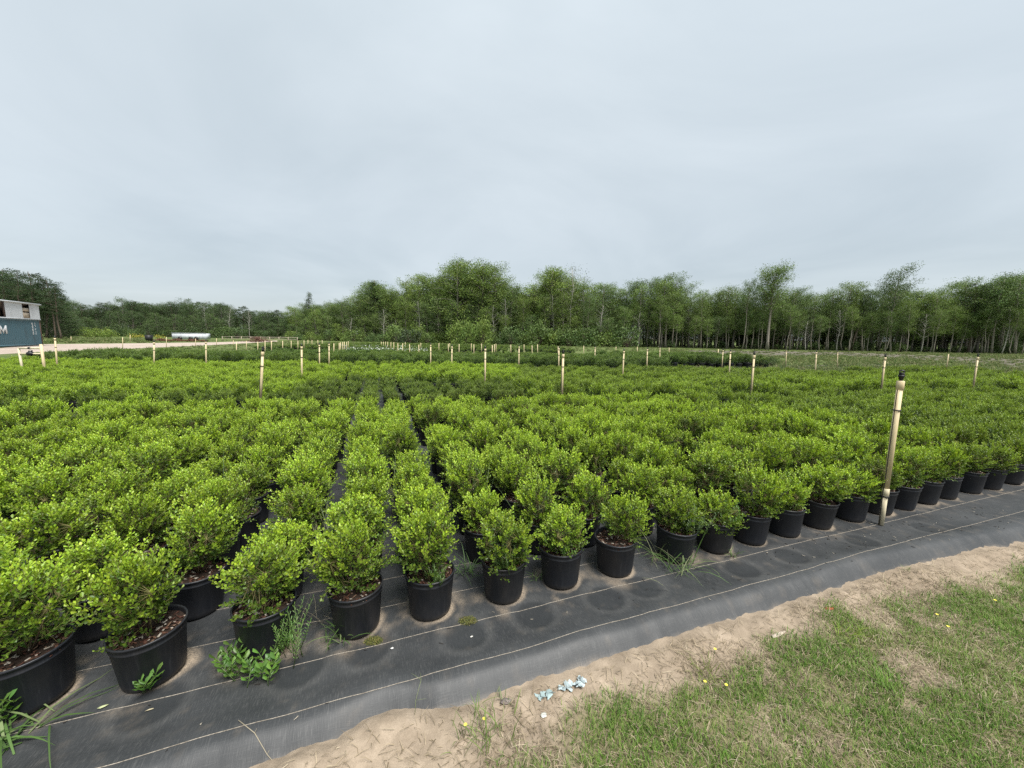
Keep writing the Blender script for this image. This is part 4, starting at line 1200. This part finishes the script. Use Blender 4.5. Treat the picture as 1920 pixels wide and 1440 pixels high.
for k in (0, 1, 2, 3, 5, 6, 8, 9, 10):
    z = 2.28 - k * .11
    wbox(m, (ub - .09, .004, z - .06), (ub + .08 - .07 * (k % 2), .011, z))
link('marking', m.mesh('marking', M['white_print']), cont)
# white metal loft on the container
loft = thing('metal_loft', 'white corrugated metal loft with open windows on top of the blue container', 'shed', (A[0], A[1], 2.62), (0, 0, rz))
w2a, w2b = u_at(45.5), u_at(58.5); w1a = u_at(13.0)
h0, h1 = 1.52, 1.80
segs = sorted([(.0, min(w2a, w2b)), (max(w2a, w2b), w1a)])
for a, b in segs:
    m = MB(); corr(m, a, b, .10, h0, .06, .22, .025); link('wall_panel', m.mesh('wall_panel', M['white_steel']), loft)
m = MB(); wbox(m, (-.03, .0, .0), (LEN, .09, .10)); link('trim', m.mesh('trim', M['white_steel']), loft)
m = MB(); wbox(m, (.02, -2.4, .0), (LEN, -.5, h0)); link('interior', m.mesh('interior', M['dark_room']), loft)
m = MB(); wbox(m, (-.02, -2.4, .0), (.018, .05, h0)); link('end_wall', m.mesh('end_wall', M['white_steel']), loft)
lo_w, hi_w = min(w2a, w2b), max(w2a, w2b)
wn_ = link('window', None, loft) if False else None
m = MB(); wbox(m, (lo_w + .02, -.02, .12), (hi_w - .02, .03, .66), (.40, .33, .25)); link('board', m.mesh('board', M['painted']), loft)
m = MB(); wbox(m, (lo_w + .02, -.02, .78), (hi_w - .02, .03, 1.12), (.45, .38, .30)); link('board', m.mesh('board', M['painted']), loft)
m = MB(); wbox(m, (w1a + .05, -.3, .12), (w1a + 3.2, -.2, .7), (.20, .13, .08)); link('board', m.mesh('board', M['painted']), loft)
m = MB(); wbox(m, (w1a + .05, -.3, .8), (w1a + 3.2, -.2, 1.3), (.17, .12, .08)); link('board', m.mesh('board', M['painted']), loft)
m = MB(); wbox(m, (w1a, -.03, .10), (w1a + .18, .05, h0), (.08, .055, .045)); link('post', m.mesh('post', M['painted']), loft)
m = MB()
V = [W(p) for p in [(-.15, .22, h0), (LEN + .1, .22, h0 + .02), (LEN + .1, -2.7, h0 + .02), (-.15, -2.7, h0), (-.15, .22, h0 + .13), (LEN + .1, .22, h0 + .13), (LEN + .1, -2.7, h0 + .45), (-.15, -2.7, h0 + .45)]]
m.add(V, quads=[(0, 3, 2, 1), (4, 5, 6, 7), (0, 1, 5, 4), (1, 2, 6, 5), (2, 3, 7, 6), (3, 0, 4, 7)])
link('roof', m.mesh('roof', M['white_steel']), loft)

# white trailer, pallets, brush pile, long rail fence
p0, p1 = at_depth(323, 636, 74), at_depth(387, 636, 76)
tl = thing('trailer', 'long white box trailer standing beyond the sandy track', 'trailer', (p0[0], p0[1], 0), (0, 0, math.atan2(p1[1] - p0[1], p1[0] - p0[0])))
TL = float(np.linalg.norm((p1 - p0)[:2]))
m = MB(); m.add([(0, 0, .18), (TL, 0, .18), (TL, 2.3, .18), (0, 2.3, .18), (0, 0, 1.36), (TL, 0, 1.34), (TL, 2.3, 1.34), (0, 2.3, 1.36)], quads=[(0, 3, 2, 1), (4, 5, 6, 7), (0, 1, 5, 4), (1, 2, 6, 5), (2, 3, 7, 6), (3, 0, 4, 7)])
link('box', m.mesh('box', M['white_steel']), tl)
link('rail', MB().box((-.04, -.05, 1.33), (TL + .04, .05, 1.40), (.52, .55, .58)).mesh('rail', M['white_steel']), tl)
for k in range(9):
    link('rib', MB().box((.35 + k * (TL - .9) / 8, -.02, .3), (.39 + k * (TL - .9) / 8, -.002, 1.32), (.46, .48, .50)).mesh('rib', M['painted']), tl)
for x in (1.2, TL - 1.6, TL - 2.5):
    link('wheel', MB().tube([(x, -.02, .36), (x, .22, .36)], .36, 14).mesh('wheel', M['black']), tl)
for k in range(13):
    px = 293 + k * 7.3
    b = at_depth(px, horizon(px), 66 + (k % 3) * .5)
    r = tag(link('pallet_stack', None, None, (b[0], b[1], -.03), (0, 0, rt.uniform(-.15, .15))), 'reddish wooden pallet stack in the row before the white trailer', 'pallet stack', 'reddish pallet stacks by the track')
    hgt = 2 + int(k % 4 == 1)
    for i in range(hgt):
        m = MB()
        for j in range(5): m.box((-.33, -.45 + j * .2, i * .15 + .11), (.33, -.31 + j * .2, i * .15 + .135), (.22 + .05 * (j % 2), .105, .06))
        for j in (-.3, 0, .26): m.box((j, -.45, i * .15), (j + .05, .49, i * .15 + .108), (.16, .08, .05))
        link('pallet', m.mesh('pallet', M['painted']), r)
m = MB()
for i in range(260):
    a, rr = rt.uniform(0, 6.28), abs(rt.normal()) * 1.0
    p = np.array([rr * math.cos(a) * 1.5, rr * math.sin(a), max(.02, (1.0 - rr * .45) * rt.random())])
    d = unit(rt.normal(size=3) * [1, 1, .35]) * rt.uniform(.4, 1.1)
    m.tube([p - d * .5, p + rt.normal(size=3) * .06, p + d * .5], [.03, .025, .012], 3, (.11 + .05 * rt.random(), .075, .055), cap=False)
b = at_depth(482, horizon(482), 70)
tag(link('brush_pile', m.mesh('brush_pile', M['twig']), None, (b[0], b[1], -.03)), 'dark brown heap of cut branches beside the track', 'brush pile')
b0, b1 = at_depth(416, horizon(416), 72), at_depth(557, horizon(557), 74)
fe = thing('rail_fence', 'long pale rail fence in front of the left woods', 'fence', (b0[0], b0[1], -.03), (0, 0, math.atan2(b1[1] - b0[1], b1[0] - b0[0])))
FL = float(np.linalg.norm((b1 - b0)[:2]))
for k in range(9):
    link('post', MB().tube([(k * FL / 8, 0, 0), (k * FL / 8, 0, .92)], .05, 6, (.42, .36, .28)).mesh('post', M['pvc']), fe)
for z in (.86, .5):
    link('rail', MB().tube([(0, .055, z), (FL, .055, z)], .035, 6, (.40, .35, .28)).mesh('rail', M['pvc']), fe)
b = at_depth(278, horizon(278), 62)
dt = tag(link('dark_shrub', None, None, (b[0], b[1], -.03)), 'dark tall evergreen in a black tub at the edge of the track', 'potted tree')
link('tub', MB().lathe([(0, 0), (.42, 0), (.52, 1.0), (.46, 1.02), (.44, .9), (0, .9)], 16).mesh('tub', M['black'], True), dt)
c = link('crown', TREES['cedar'][0][1], dt, (0, 0, .85), None, (.22, .22, .15)); c['tone'] = 2.0
link('trunk', TREES['cedar'][0][0], dt, (0, 0, .85), None, (.22, .22, .15))
yl = [(246, 88), (252, 88.5), (259, 88), (264, 88.6), (295, 84), (300, 84.5)]
for k, (px, Y) in enumerate(yl):
    b = at_depth(px, horizon(px), Y)
    m = MB()
    rr = np.random.default_rng(300 + k)
    n = 160
    Pq = rr.normal(size=(n, 3)) * [.45, .35, .22] + [0, 0, .45]; Pq[:, 2] = np.abs(Pq[:, 2])
    D = unit(rr.normal(size=(n, 3)) + [0, 0, .5])
    m.leaves(Pq, D, rand_side(D, rr), .16, .11, np.where(rr.random((n, 1)) < .4, [[.45, .38, .05]], [[.12, .17, .03]]), simple=True)
    for j in range(8): m.tube([(rr.normal() * .2, rr.normal() * .2, 0), rr.normal(size=3) * .2 + [0, 0, .5]], .012, 3, (.1, .13, .04))
    tag(link('yellow_flower_bush', m.mesh('yellow_flower_bush', M['litter']), None, (b[0], b[1], -.03)), 'low bush in yellow flower ' + ('left of the dark potted evergreen' if px < 270 else 'right of the dark potted evergreen'), 'flowering bush', 'yellow flowering bushes by the track')

# ------------------------------------------------------------------ grass, straw and litter in the near sand
def blade_field(name, label, n, region, dens, hr, wr, cols, flat=0.0, seed=0, lift=0.0):
    rng = np.random.default_rng(seed)
    u, v = rng.uniform(region[0], region[1], n), rng.uniform(region[2], region[3], n)
    keep = rng.random(n) < dens(u, v)
    u, v = u[keep], v[keep]; n = len(u)
    z = ground_z(u, v) + lift
    X, Y = from_uv(u, v)
    P = np.stack([X, Y, z], 1)
    a = rng.uniform(0, 6.28, n)
    lean = rng.uniform(.15, .9, n) if flat == 0 else rng.uniform(1.5, 6, n)
    d0 = unit(np.stack([np.cos(a) * lean * .6, np.sin(a) * lean * .6, np.ones(n)], 1))
    d1 = unit(np.stack([np.cos(a) * lean * 1.6, np.sin(a) * lean * 1.6, np.ones(n) * (.6 if flat == 0 else .1)], 1))
    L = rng.uniform(*hr, n)[:, None]
    s = unit(np.stack([-np.sin(a), np.cos(a), rng.normal(size=n) * .2], 1)) * rng.uniform(*wr, n)[:, None]
    q = P + d0 * L * .5; e = q + d1 * L * .5
    V = np.stack([P - s, P + s, q + s * .85, q - s * .85, e], 1)
    T = (np.arange(n)[:, None, None] * 5 + np.array([(3, 2, 4)])[None]).reshape(-1, 3)
    Q = (np.arange(n)[:, None, None] * 5 + np.array([(0, 1, 2, 3)])[None]).reshape(-1, 4)
    pick = rng.random(n)
    tone = fbm(u * 2.2, v * 2.2, 81)
    c = np.array(cols)[np.clip(((pick * .7 + tone * .6 - .15) * len(cols)).astype(int), 0, len(cols) - 1)] * rng.uniform(.75, 1.25, (n, 1))
    m = MB().add(V.reshape(-1, 3), tris=T, quads=Q, col=np.repeat(c, 5, 0))
    return stuff(kind(link(name, m.mesh(name, M['grass'])), 'stuff'), label, 'grass')
REG = (-0.7, 5.9, 0.15, 1.47)
blade_field('grass', 'short patchy green grass on the sandy verge', 260000, REG, lambda u, v: grass_density(u, v) * (.40 + .60 * sstep(.30, .55, fbm(u * 5, v * 5, 39))), (.014, .050), (.0008, .0019),
            [(.072, .155, .024), (.110, .212, .034), (.150, .245, .045), (.190, .250, .064), (.25, .24, .115)], seed=1)
blade_field('dry_grass', 'dry straw and dead grass lying over the sand', 120000, REG, lambda u, v: (.22 + .55 * sstep(.38, .6, fbm(u * 2 + 5, v * 2, 15))) * (.3 + .7 * sstep(.0, .3, edge_v(u) - v)) * sstep(-.01, .03, edge_v(u) - v) * (.40 + .60 * sstep(.1, 1.0, u)) * (1 - .45 * grass_density(u, v)), (.015, .075), (.0007, .0017),
            [(.16, .125, .08), (.24, .195, .13), (.33, .27, .185), (.40, .34, .245)], flat=1, seed=2, lift=.004)
def on_ground(px, py):
    p = ground_at(px, py, -.05); u, v = to_uv(p[0], p[1])
    return (p[0], p[1], float(ground_z(np.array(u), np.array(v))))
def on_cloth(px, py):
    p = ground_at(px, py, 0); u, v = to_uv(p[0], p[1])
    return (p[0], p[1], float(fabric_z(np.array(u), np.array(v))))

# weeds
def weed_tuft(name, label, loc, n, h, w, cols, spread=.03, lean=(.2, .9), seed=0, cat='grass weed', group=None):
    rng = np.random.default_rng(seed)
    m = MB()
    for i in range(n):
        a = rng.uniform(0, 6.28); ln = rng.uniform(*lean)
        p = np.array([rng.normal() * spread, rng.normal() * spread, 0])
        L = h * rng.uniform(.45, 1.1)
        pts = [p]; d = unit(np.array([math.cos(a) * ln, math.sin(a) * ln, 1.0]))
        for s in range(4):
            pts.append(pts[-1] + d * L / 4); d = unit(d + np.array([math.cos(a) * .18 * ln, math.sin(a) * .18 * ln, -.26 * ln]) + rng.normal(size=3) * .05)
        pts = np.array(pts); pts[:, 2] = np.maximum(pts[:, 2], .002)
        sd = np.array([-math.sin(a), math.cos(a), 0]) * w * rng.uniform(.6, 1.2)
        V, k = [], [.7, 1, .9, .6, .05]
        for q, f in zip(pts, k): V += [q - sd * f, q + sd * f]
        m.add(V, quads=[(2 * j, 2 * j + 1, 2 * j + 3, 2 * j + 2) for j in range(4)], col=np.array(cols[int(rng.integers(len(cols)))]) * rng.uniform(.8, 1.2))
    return tag(link(name, m.mesh(name, M['grass']), None, loc), label, cat, group)
GREENS = [(.075, .140, .035), (.10, .18, .05), (.06, .11, .03), (.15, .20, .08)]
weed_tuft('grass_weed', 'long green grass weed against the foot of the fourth pot', on_cloth(640, 1195), 34, .19, .0032, GREENS, .03, (.3, 1.1), 1)
weed_tuft('dry_grass_weed', 'thin dry grass stalks between the third and fourth pots', on_cloth(585, 1165), 16, .30, .0011, [(.24, .21, .15), (.17, .18, .10)], .05, (.5, 1.4), 2)
weed_tuft('grass_weed', 'big grass weed choking the pot right of centre', on_cloth(1268, 1062), 70, .30, .0028, GREENS + [(.2, .22, .12)], .09, (.3, 1.3), 3)
weed_tuft('grass_weed', 'small grass weed at the base of the blue-black pot', on_cloth(1374, 1042), 14, .11, .0026, GREENS, .015, (.3, 1.1), 4)
weed_tuft('grass_weed', 'long flopping grass weed in the lower left corner', on_cloth(40, 1375), 30, .34, .004, GREENS, .05, (.9, 2.4), 5)
weed_tuft('grass_weed', 'dark grass weed between the fifth and sixth pots', on_cloth(880, 1075), 26, .22, .003, [(.05, .095, .03), (.07, .13, .04)], .03, (.4, 1.2), 6)
weed_tuft('grass_weed', 'small grass weed just left of the pot right of the ferny one', on_cloth(1005, 1085), 12, .10, .002, GREENS, .02, (.3, 1.1), 7)
weed_tuft('grass_weed', 'grass growing among the second-row shrubs behind the ferny pot', on_cloth(885, 985), 46, .62, .0035, [(.09, .14, .055), (.13, .17, .08)], .09, (.15, .5), 8)
weed_tuft('grass_weed', 'grass growing among the shrubs behind the moss patch', on_cloth(1000, 990), 30, .58, .003, [(.09, .14, .055), (.13, .17, .08)], .08, (.15, .5), 9)
weed_tuft('grass_weed', 'grass blades sticking out between shrubs in the left bed', on_cloth(420, 985), 36, .60, .0032, [(.08, .13, .05), (.12, .16, .07)], .1, (.1, .5), 10)
for k, (px, py, lb) in enumerate(((745, 900, 'thin grass weed between shrubs behind the fourth pot'), (900, 860, 'grass weed showing dark between shrubs, centre of the near bed'), (1150, 905, 'grass weed between shrubs behind the grass-choked pot'), (610, 1010, 'dead grass wisps in the wide gap left of the fourth pot'))):
    weed_tuft('grass_weed', lb, on_cloth(px, py + 60), 40, .56, .003, [(.08, .12, .05), (.13, .16, .08), (.2, .19, .11)], .09, (.15, .5), 60 + k)
weed_tuft('grass_weed', 'small dark weed against the sheet edge near the blue scrap', on_ground(945, 1320), 12, .06, .002, GREENS, .02, (.3, 1.2), 11)
weed_tuft('grass_weed', 'tiny weed at the sheet edge below the cream riser', on_ground(1705, 1075), 10, .06, .002, [(.2, .2, .1), (.12, .16, .06)], .012, (.4, 1.3), 12)
weed_tuft('grass_weed', 'tall green weed standing in the sand left of the blue scrap', on_ground(905, 1385), 60, .13, .0022, [(.11, .17, .045), (.14, .20, .05), (.2, .2, .1)], .06, (.2, .9), 13)
weed_tuft('grass_weed', 'bright green weed clump in the lawn near the bottom, right of centre', on_ground(1665, 1290), 60, .10, .0018, [(.10, .20, .03), (.14, .24, .035)], .03, (.2, .8), 14)
weed_tuft('grass_weed', 'yellow-green weed clump in the lawn behind the bright one', on_ground(1605, 1195), 60, .08, .002, [(.15, .22, .03), (.18, .24, .04)], .05, (.3, 1.0), 15)
weed_tuft('grass_weed', 'weed patch with yellow tinge at the left edge of the lawn', on_ground(1325, 1265), 60, .09, .002, [(.14, .18, .04), (.17, .19, .06)], .06, (.3, 1.0), 16)
for k, (px, py) in enumerate(((540, 1395), (790, 1345), (1060, 1250), (1390, 1165))):
    pass

def leafy_weed(name, label, loc, stalks, h, L, W_, tone, seed, spread=.05, pairs=6, cat='weed', lean=.8, lift=0.0):
    rng = np.random.default_rng(seed)
    fo, st = MB(), MB()
    for i in range(stalks):
        a = rng.uniform(0, 6.28); ln = rng.uniform(.2, lean)
        p = np.array([rng.normal() * spread, rng.normal() * spread, 0]); d = unit(np.array([math.cos(a) * ln, math.sin(a) * ln, 1]))
        hh = h * rng.uniform(.5, 1.1); e = p + d * hh
        st.tube([p, (p + e) / 2 + rng.normal(size=3) * .004, e], [.0022, .0018, .001], 4, (.10, .15, .05))
        for k in range(pairs):
            t = .15 + .85 * (k + 1) / pairs
            for sgn in (0, math.pi):
                b_ = k * 1.57 + sgn + rng.uniform(-.3, .3)
                sd = np.array([math.cos(b_), math.sin(b_), .45 + .5 * (t > .9)])
                D = unit(sd + d * .3)[None]; S = unit(np.cross(D, [[0, 0, 1.0]]) + rng.normal(size=(1, 3)) * .15)
                sc_ = rng.uniform(.75, 1.15) * (1 - .3 * abs(t - .5))
                fo.leaves((p + (e - p) * t)[None], D, S, L * sc_, W_ * sc_, np.array([[rng.uniform(.2, .9), rng.random(), rng.random()]]), fold=.18)
    r = thing(name, label, cat, (loc[0], loc[1], loc[2] + lift))
    link('stalks', st.mesh('stalks', M['twig']), r)
    f = link('leaves', fo.mesh('leaves', M['weed_leaf']), r); f['tone'] = float(tone)
    return r
leafy_weed('broadleaf_weed', 'bushy broad-leaved weed at the foot of the third pot, left one', on_cloth(452, 1255), 9, .13, .046, .020, .1, 1, .045, 5)
leafy_weed('broadleaf_weed', 'broad-leaved weed spreading in front of the third pot, right one', on_cloth(500, 1250), 9, .10, .046, .022, .1, 2, .045, 5, lean=1.1)
leafy_weed('broadleaf_weed', 'round-leaved weed at the lower left frame corner', on_cloth(15, 1350), 7, .15, .055, .026, .1, 3, .04, 4)
leafy_weed('seedling', 'small pointed-leaf seedling in front of the second pot', on_cloth(268, 1292), 6, .11, .050, .017, .2, 4, .018, 4)
leafy_weed('fern_weed', 'feathery green weed hanging over the third pot', on_cloth(540, 1222), 26, .24, .020, .004, .1, 5, .045, 16, lean=.5)
def front_pos(k, du=0.0, dv_=-.08, z=.215):
    X, Y = from_uv(POT_U[k] + du, FRONT_V + dv_); return (X, Y, z)
leafy_weed('fern_weed', 'feathery weed inside the rim of the pot nearest the moss patch', front_pos(4, .04), 18, .13, .017, .0035, .25, 6, .024, 12, lean=.7)
leafy_weed('fern_weed', 'bright ferny weed at the front rim of the sixth pot', front_pos(5, -.03), 20, .17, .018, .0035, .15, 7, .024, 14, lean=.6)
leafy_weed('fern_weed', 'small bright weed at the front rim right of the ferny pot', front_pos(6, .0, -.095), 6, .10, .02, .009, .0, 8, .012, 6, lean=.6)
leafy_weed('fern_weed', 'pale ferny weed over the grass-choked pot', front_pos(8, .05, -.09), 16, .2, .024, .004, .9, 9, .04, 12, lean=.9)
leafy_weed('broadleaf_weed', 'green weed drooping over the rim of the blue-black pot', front_pos(9, .06, -.09), 12, .16, .026, .010, .1, 10, .035, 8, lean=.9)
# moss patches
for k, (px, py, rr, lb) in enumerate(((877, 1163, .045, 'round moss patch on the fabric beside the thread'), (700, 1200, .04, 'brownish moss crescent at the foot of the fourth pot'))):
    rng = np.random.default_rng(400 + k); m = MB(); n = 900
    a, r_ = rng.uniform(0, 6.28, n), rr * np.sqrt(rng.random(n)) * rng.uniform(.8, 1.1, n)
    Pm = np.stack([r_ * np.cos(a) * 1.2, r_ * np.sin(a) * .8, rng.uniform(0, .006, n)], 1)
    D = unit(rng.normal(size=(n, 3)) * .7 + [0, 0, 1]); 
    m.leaves(Pm, D, rand_side(D, rng), .008, .003, np.array([(.11, .12, .03), (.17, .15, .05), (.08, .10, .025)])[rng.integers(0, 3, n)], simple=True)
    tag(link('moss_patch', m.mesh('moss_patch', M['litter']), None, on_cloth(px, py)), lb, 'moss')

# litter
def scrap(name, label, loc, pts, col, cat, thick=.0012, seed=0, crumple=.006):
    rng = np.random.default_rng(seed)
    m = MB()
    n = len(pts)
    top = [(x, y, .004 + rng.uniform(0, crumple)) for x, y in pts] + [(sum(p[0] for p in pts) / n, sum(p[1] for p in pts) / n, .006 + crumple)]
    bot = [(x, y, z - thick) for x, y, z in top]
    T = [(i, (i + 1) % n, n) for i in range(n)] + [(n + 1 + (i + 1) % n, n + 1 + i, 2 * n + 1) for i in range(n)]
    m.add(top + bot, tris=T, quads=[(i, n + 1 + i, n + 1 + (i + 1) % n, (i + 1) % n) for i in range(n)], col=col)
    return tag(link(name, m.mesh(name, M['litter']), None, loc, (0, 0, rng.uniform(-.3, .3) + .35)), label, cat)
def blob(rx, ry, n, seed, j=.45):
    rng = np.random.default_rng(seed)
    return [(rx * math.cos(t) * rng.uniform(1 - j, 1 + j), ry * math.sin(t) * rng.uniform(1 - j, 1 + j)) for t in np.arange(n) * 2 * math.pi / n]
def crumpled(name, label, loc, n, L, W_, col, seed):
    rng = np.random.default_rng(seed); m = MB()
    for i in range(n):
        t = i / n
        c = np.array([(t - .5) * 2 * L + rng.normal() * .008, math.sin(t * 7) * W_ * .5 + rng.normal() * W_ * .45, .006 + abs(rng.normal()) * .006])
        k = 5; a = np.sort(rng.uniform(0, 6.28, k)); rr = rng.uniform(.010, .024, k)
        V = np.stack([c[0] + rr * np.cos(a), c[1] + rr * np.sin(a), c[2] + rng.normal(size=k) * .003], 1); V[:, 2] = np.maximum(V[:, 2], .002)
        m.add(np.concatenate([V, [c + [0, 0, .003]], V - [0, 0, .0012]]), tris=[(j, (j + 1) % k, k) for j in range(k)] + [(k + 1 + (j + 1) % k, k + 1 + j, k + 1) for j in range(1, k - 1)], col=np.array(col) * rng.uniform(.7, 1.2))
    return tag(link(name, m.mesh(name, M['litter']), None, loc, (0, 0, .5)), label, 'litter')
crumpled('plastic_scrap', 'crumpled pale blue plastic scrap on the sand by the fabric', on_ground(1075, 1288), 26, .062, .026, (.31, .37, .38), 1)
crumpled('plastic_scrap', 'smaller torn blue-green plastic scrap left of the crumpled one', on_ground(1022, 1308), 10, .035, .012, (.24, .31, .31), 2)
scrap('paper_scrap', 'small white paper scrap on the sand below the blue ones', on_ground(1020, 1343), blob(.018, .012, 6, 3, .2), (.60, .62, .58), 'litter', seed=3)
scrap('dead_leaf', 'grey-brown dead leaf lying at the fabric edge', on_ground(948, 1322), blob(.022, .016, 7, 4, .3), (.17, .14, .13), 'leaf', seed=4)
scrap('dead_leaf', 'reddish dead leaf on the straw by the fabric edge', on_ground(1552, 1146), blob(.03, .014, 7, 5, .4), (.33, .10, .05), 'leaf', seed=5)
scrap('wood_chip', 'long pale wood chip in the dry grass below the sheet', on_ground(1460, 1190), [(-.06, -.008), (.0, -.012), (.06, -.004), (.05, .008), (-.05, .010)], (.42, .35, .29), 'wood chip', seed=6)
scrap('paper_scrap', 'small white fleck on the fabric inside the dark ring', on_cloth(884, 1193), blob(.009, .004, 5, 7, .2), (.6, .58, .52), 'litter', thick=.001, seed=7, crumple=.002)
scrap('paper_scrap', 'pale grey fleck on the fabric beside the ring near the fourth pot', on_cloth(735, 1216), blob(.010, .006, 6, 8, .3), (.5, .5, .48), 'litter', thick=.001, seed=8, crumple=.003)
scrap('dead_leaf', 'yellowish leaf lying on the thread in front of the second pot', on_cloth(193, 1325), blob(.016, .008, 6, 9, .2), (.33, .36, .20), 'leaf', seed=9, crumple=.003)
scrap('dead_leaf', 'thin dry leaf in the dark ring before the second pot', on_cloth(280, 1330), [(-.014, -.003), (.014, .001), (.012, .004), (-.012, .002)], (.34, .30, .2), 'leaf', seed=10, crumple=.003)
m = MB()
for i in range(150):
    u, v = rt.uniform(2.6, 5.6) if i < 90 else rt.uniform(-1.5, 6), 0
    v = rt.uniform(edge_v(np.array(u)) + .12, 1.98)
    X, Y = from_uv(u, v); z = float(fabric_z(np.array(u), np.array(v)))
    L = rt.uniform(.004, .014); d = unit(rt.normal(size=3) * [1, 1, .15]) * L
    col = (.02, .017, .015) if rt.random() < .7 else (.3, .27, .22)
    m.tube([np.array([X, Y, z + .003]) - d, np.array([X, Y, z + .003]) + d], [rt.uniform(.0012, .003), .001], 4, col)
stuff(kind(link('debris', m.mesh('debris', M['litter'])), 'stuff'), 'dark bark crumbs and chips sprinkled on the fabric', 'debris')
def stick(name, label, pts, r, col, cat='twig'):
    m = MB(); m.tube(pts, np.linspace(r, r * .5, len(pts)), 5, col)
    p = np.asarray(pts[len(pts) // 2])
    for k in range(3):
        q = np.asarray(pts[min(k + 1, len(pts) - 1)]); m.tube([q, q + np.array([rt.normal() * .03, rt.normal() * .03, .01])], [r * .6, r * .3], 4, col)
    return tag(link(name, m.mesh(name, M['twig'])), label, cat)
def path(pix, cloth=True, up=.005):
    return [np.array((on_cloth if cloth else on_ground)(*p)) + [0, 0, up] for p in pix]
stick('dry_stalk', 'dry weed stalk lying across the outer thread near the bottom', path([(448, 1360), (478, 1382), (500, 1402), (530, 1420), (545, 1434)]), .0018, (.26, .23, .17))
stick('weed_runner', 'green runner creeping onto the fabric above the sand heap', path([(725, 1338), (760, 1345), (785, 1348), (830, 1352)]), .0016, (.13, .17, .07))
stick('weed_runner', 'upright green runner beside the sand heap', [np.array(on_ground(778, 1350)), np.array(on_ground(778, 1350)) + [.0, .02, .05], np.array(on_ground(780, 1350)) + [.01, .06, .11]], .0014, (.15, .18, .08))
stick('dry_stalk', 'pale looped stalk at the fabric edge near the right', [np.array(on_ground(1755, 1080)), np.array(on_ground(1755, 1080)) + [.02, .05, .07], np.array(on_ground(1765, 1075)) + [.06, .05, .06], np.array(on_ground(1775, 1076))], .0014, (.42, .35, .24))
stick('twig', 'small dark twig stuck in the fabric edge near the reddish leaf', path([(1428, 1148), (1437, 1158), (1444, 1160)], True, .01), .003, (.03, .027, .025))
stick('twig', 'small dark twig on the sheet bulge below the cream riser', path([(1608, 1096), (1618, 1104), (1624, 1103)], True, .01), .003, (.03, .027, .025))
# yellow wildflowers
for k, (px, py, lb) in enumerate(((1753, 1158, 'yellow wildflower in the lawn, top right group, largest'), (1772, 1188, 'yellow wildflower just below the largest one in the lawn'), (1860, 1140, 'small yellow wildflower highest in the lawn at right'),
                                  (905, 1355, 'yellow wildflower on the tall weed left of the blue scrap'), (870, 1378, 'pale yellow wildflower low on the weed left of the blue scrap'), (1336, 1234, 'yellow wildflower above the weed patch left of the lawn'),
                                  (1318, 1283, 'yellow wildflower low in the weed patch left of the lawn'), (1357, 1296, 'pale yellow wildflower right of the weed patch left of the lawn'))):
    b = on_ground(px, py + (14 if py > 1200 else 8)); r = thing('wildflower', lb, 'wildflower', b)
    h = .05 + .02 * (k % 3)
    link('stem', MB().tube([(0, 0, 0), (.004, .003, h * .6), (.006, 0, h)], .0009, 4, (.12, .17, .05)).mesh('stem', M['twig']), r)
    m = MB()
    for i in range(5):
        a = i * 1.2566; D = unit(np.array([[math.cos(a), math.sin(a), .55]])); S = np.array([[-math.sin(a), math.cos(a), 0]])
        m.leaves(np.array([[.006, 0, h]]), D, S, .0085, .0075, (.62, .54, .08), fold=.1)
    link('petals', m.mesh('petals', M['litter']), r)
print('tris', sum(sum(len(p.vertices) - 2 for p in me.polygons) for me in bpy.data.meshes if len(me.polygons) < 400000), 'objects', len(sc.objects), 'shrubs', len(SPOTS))
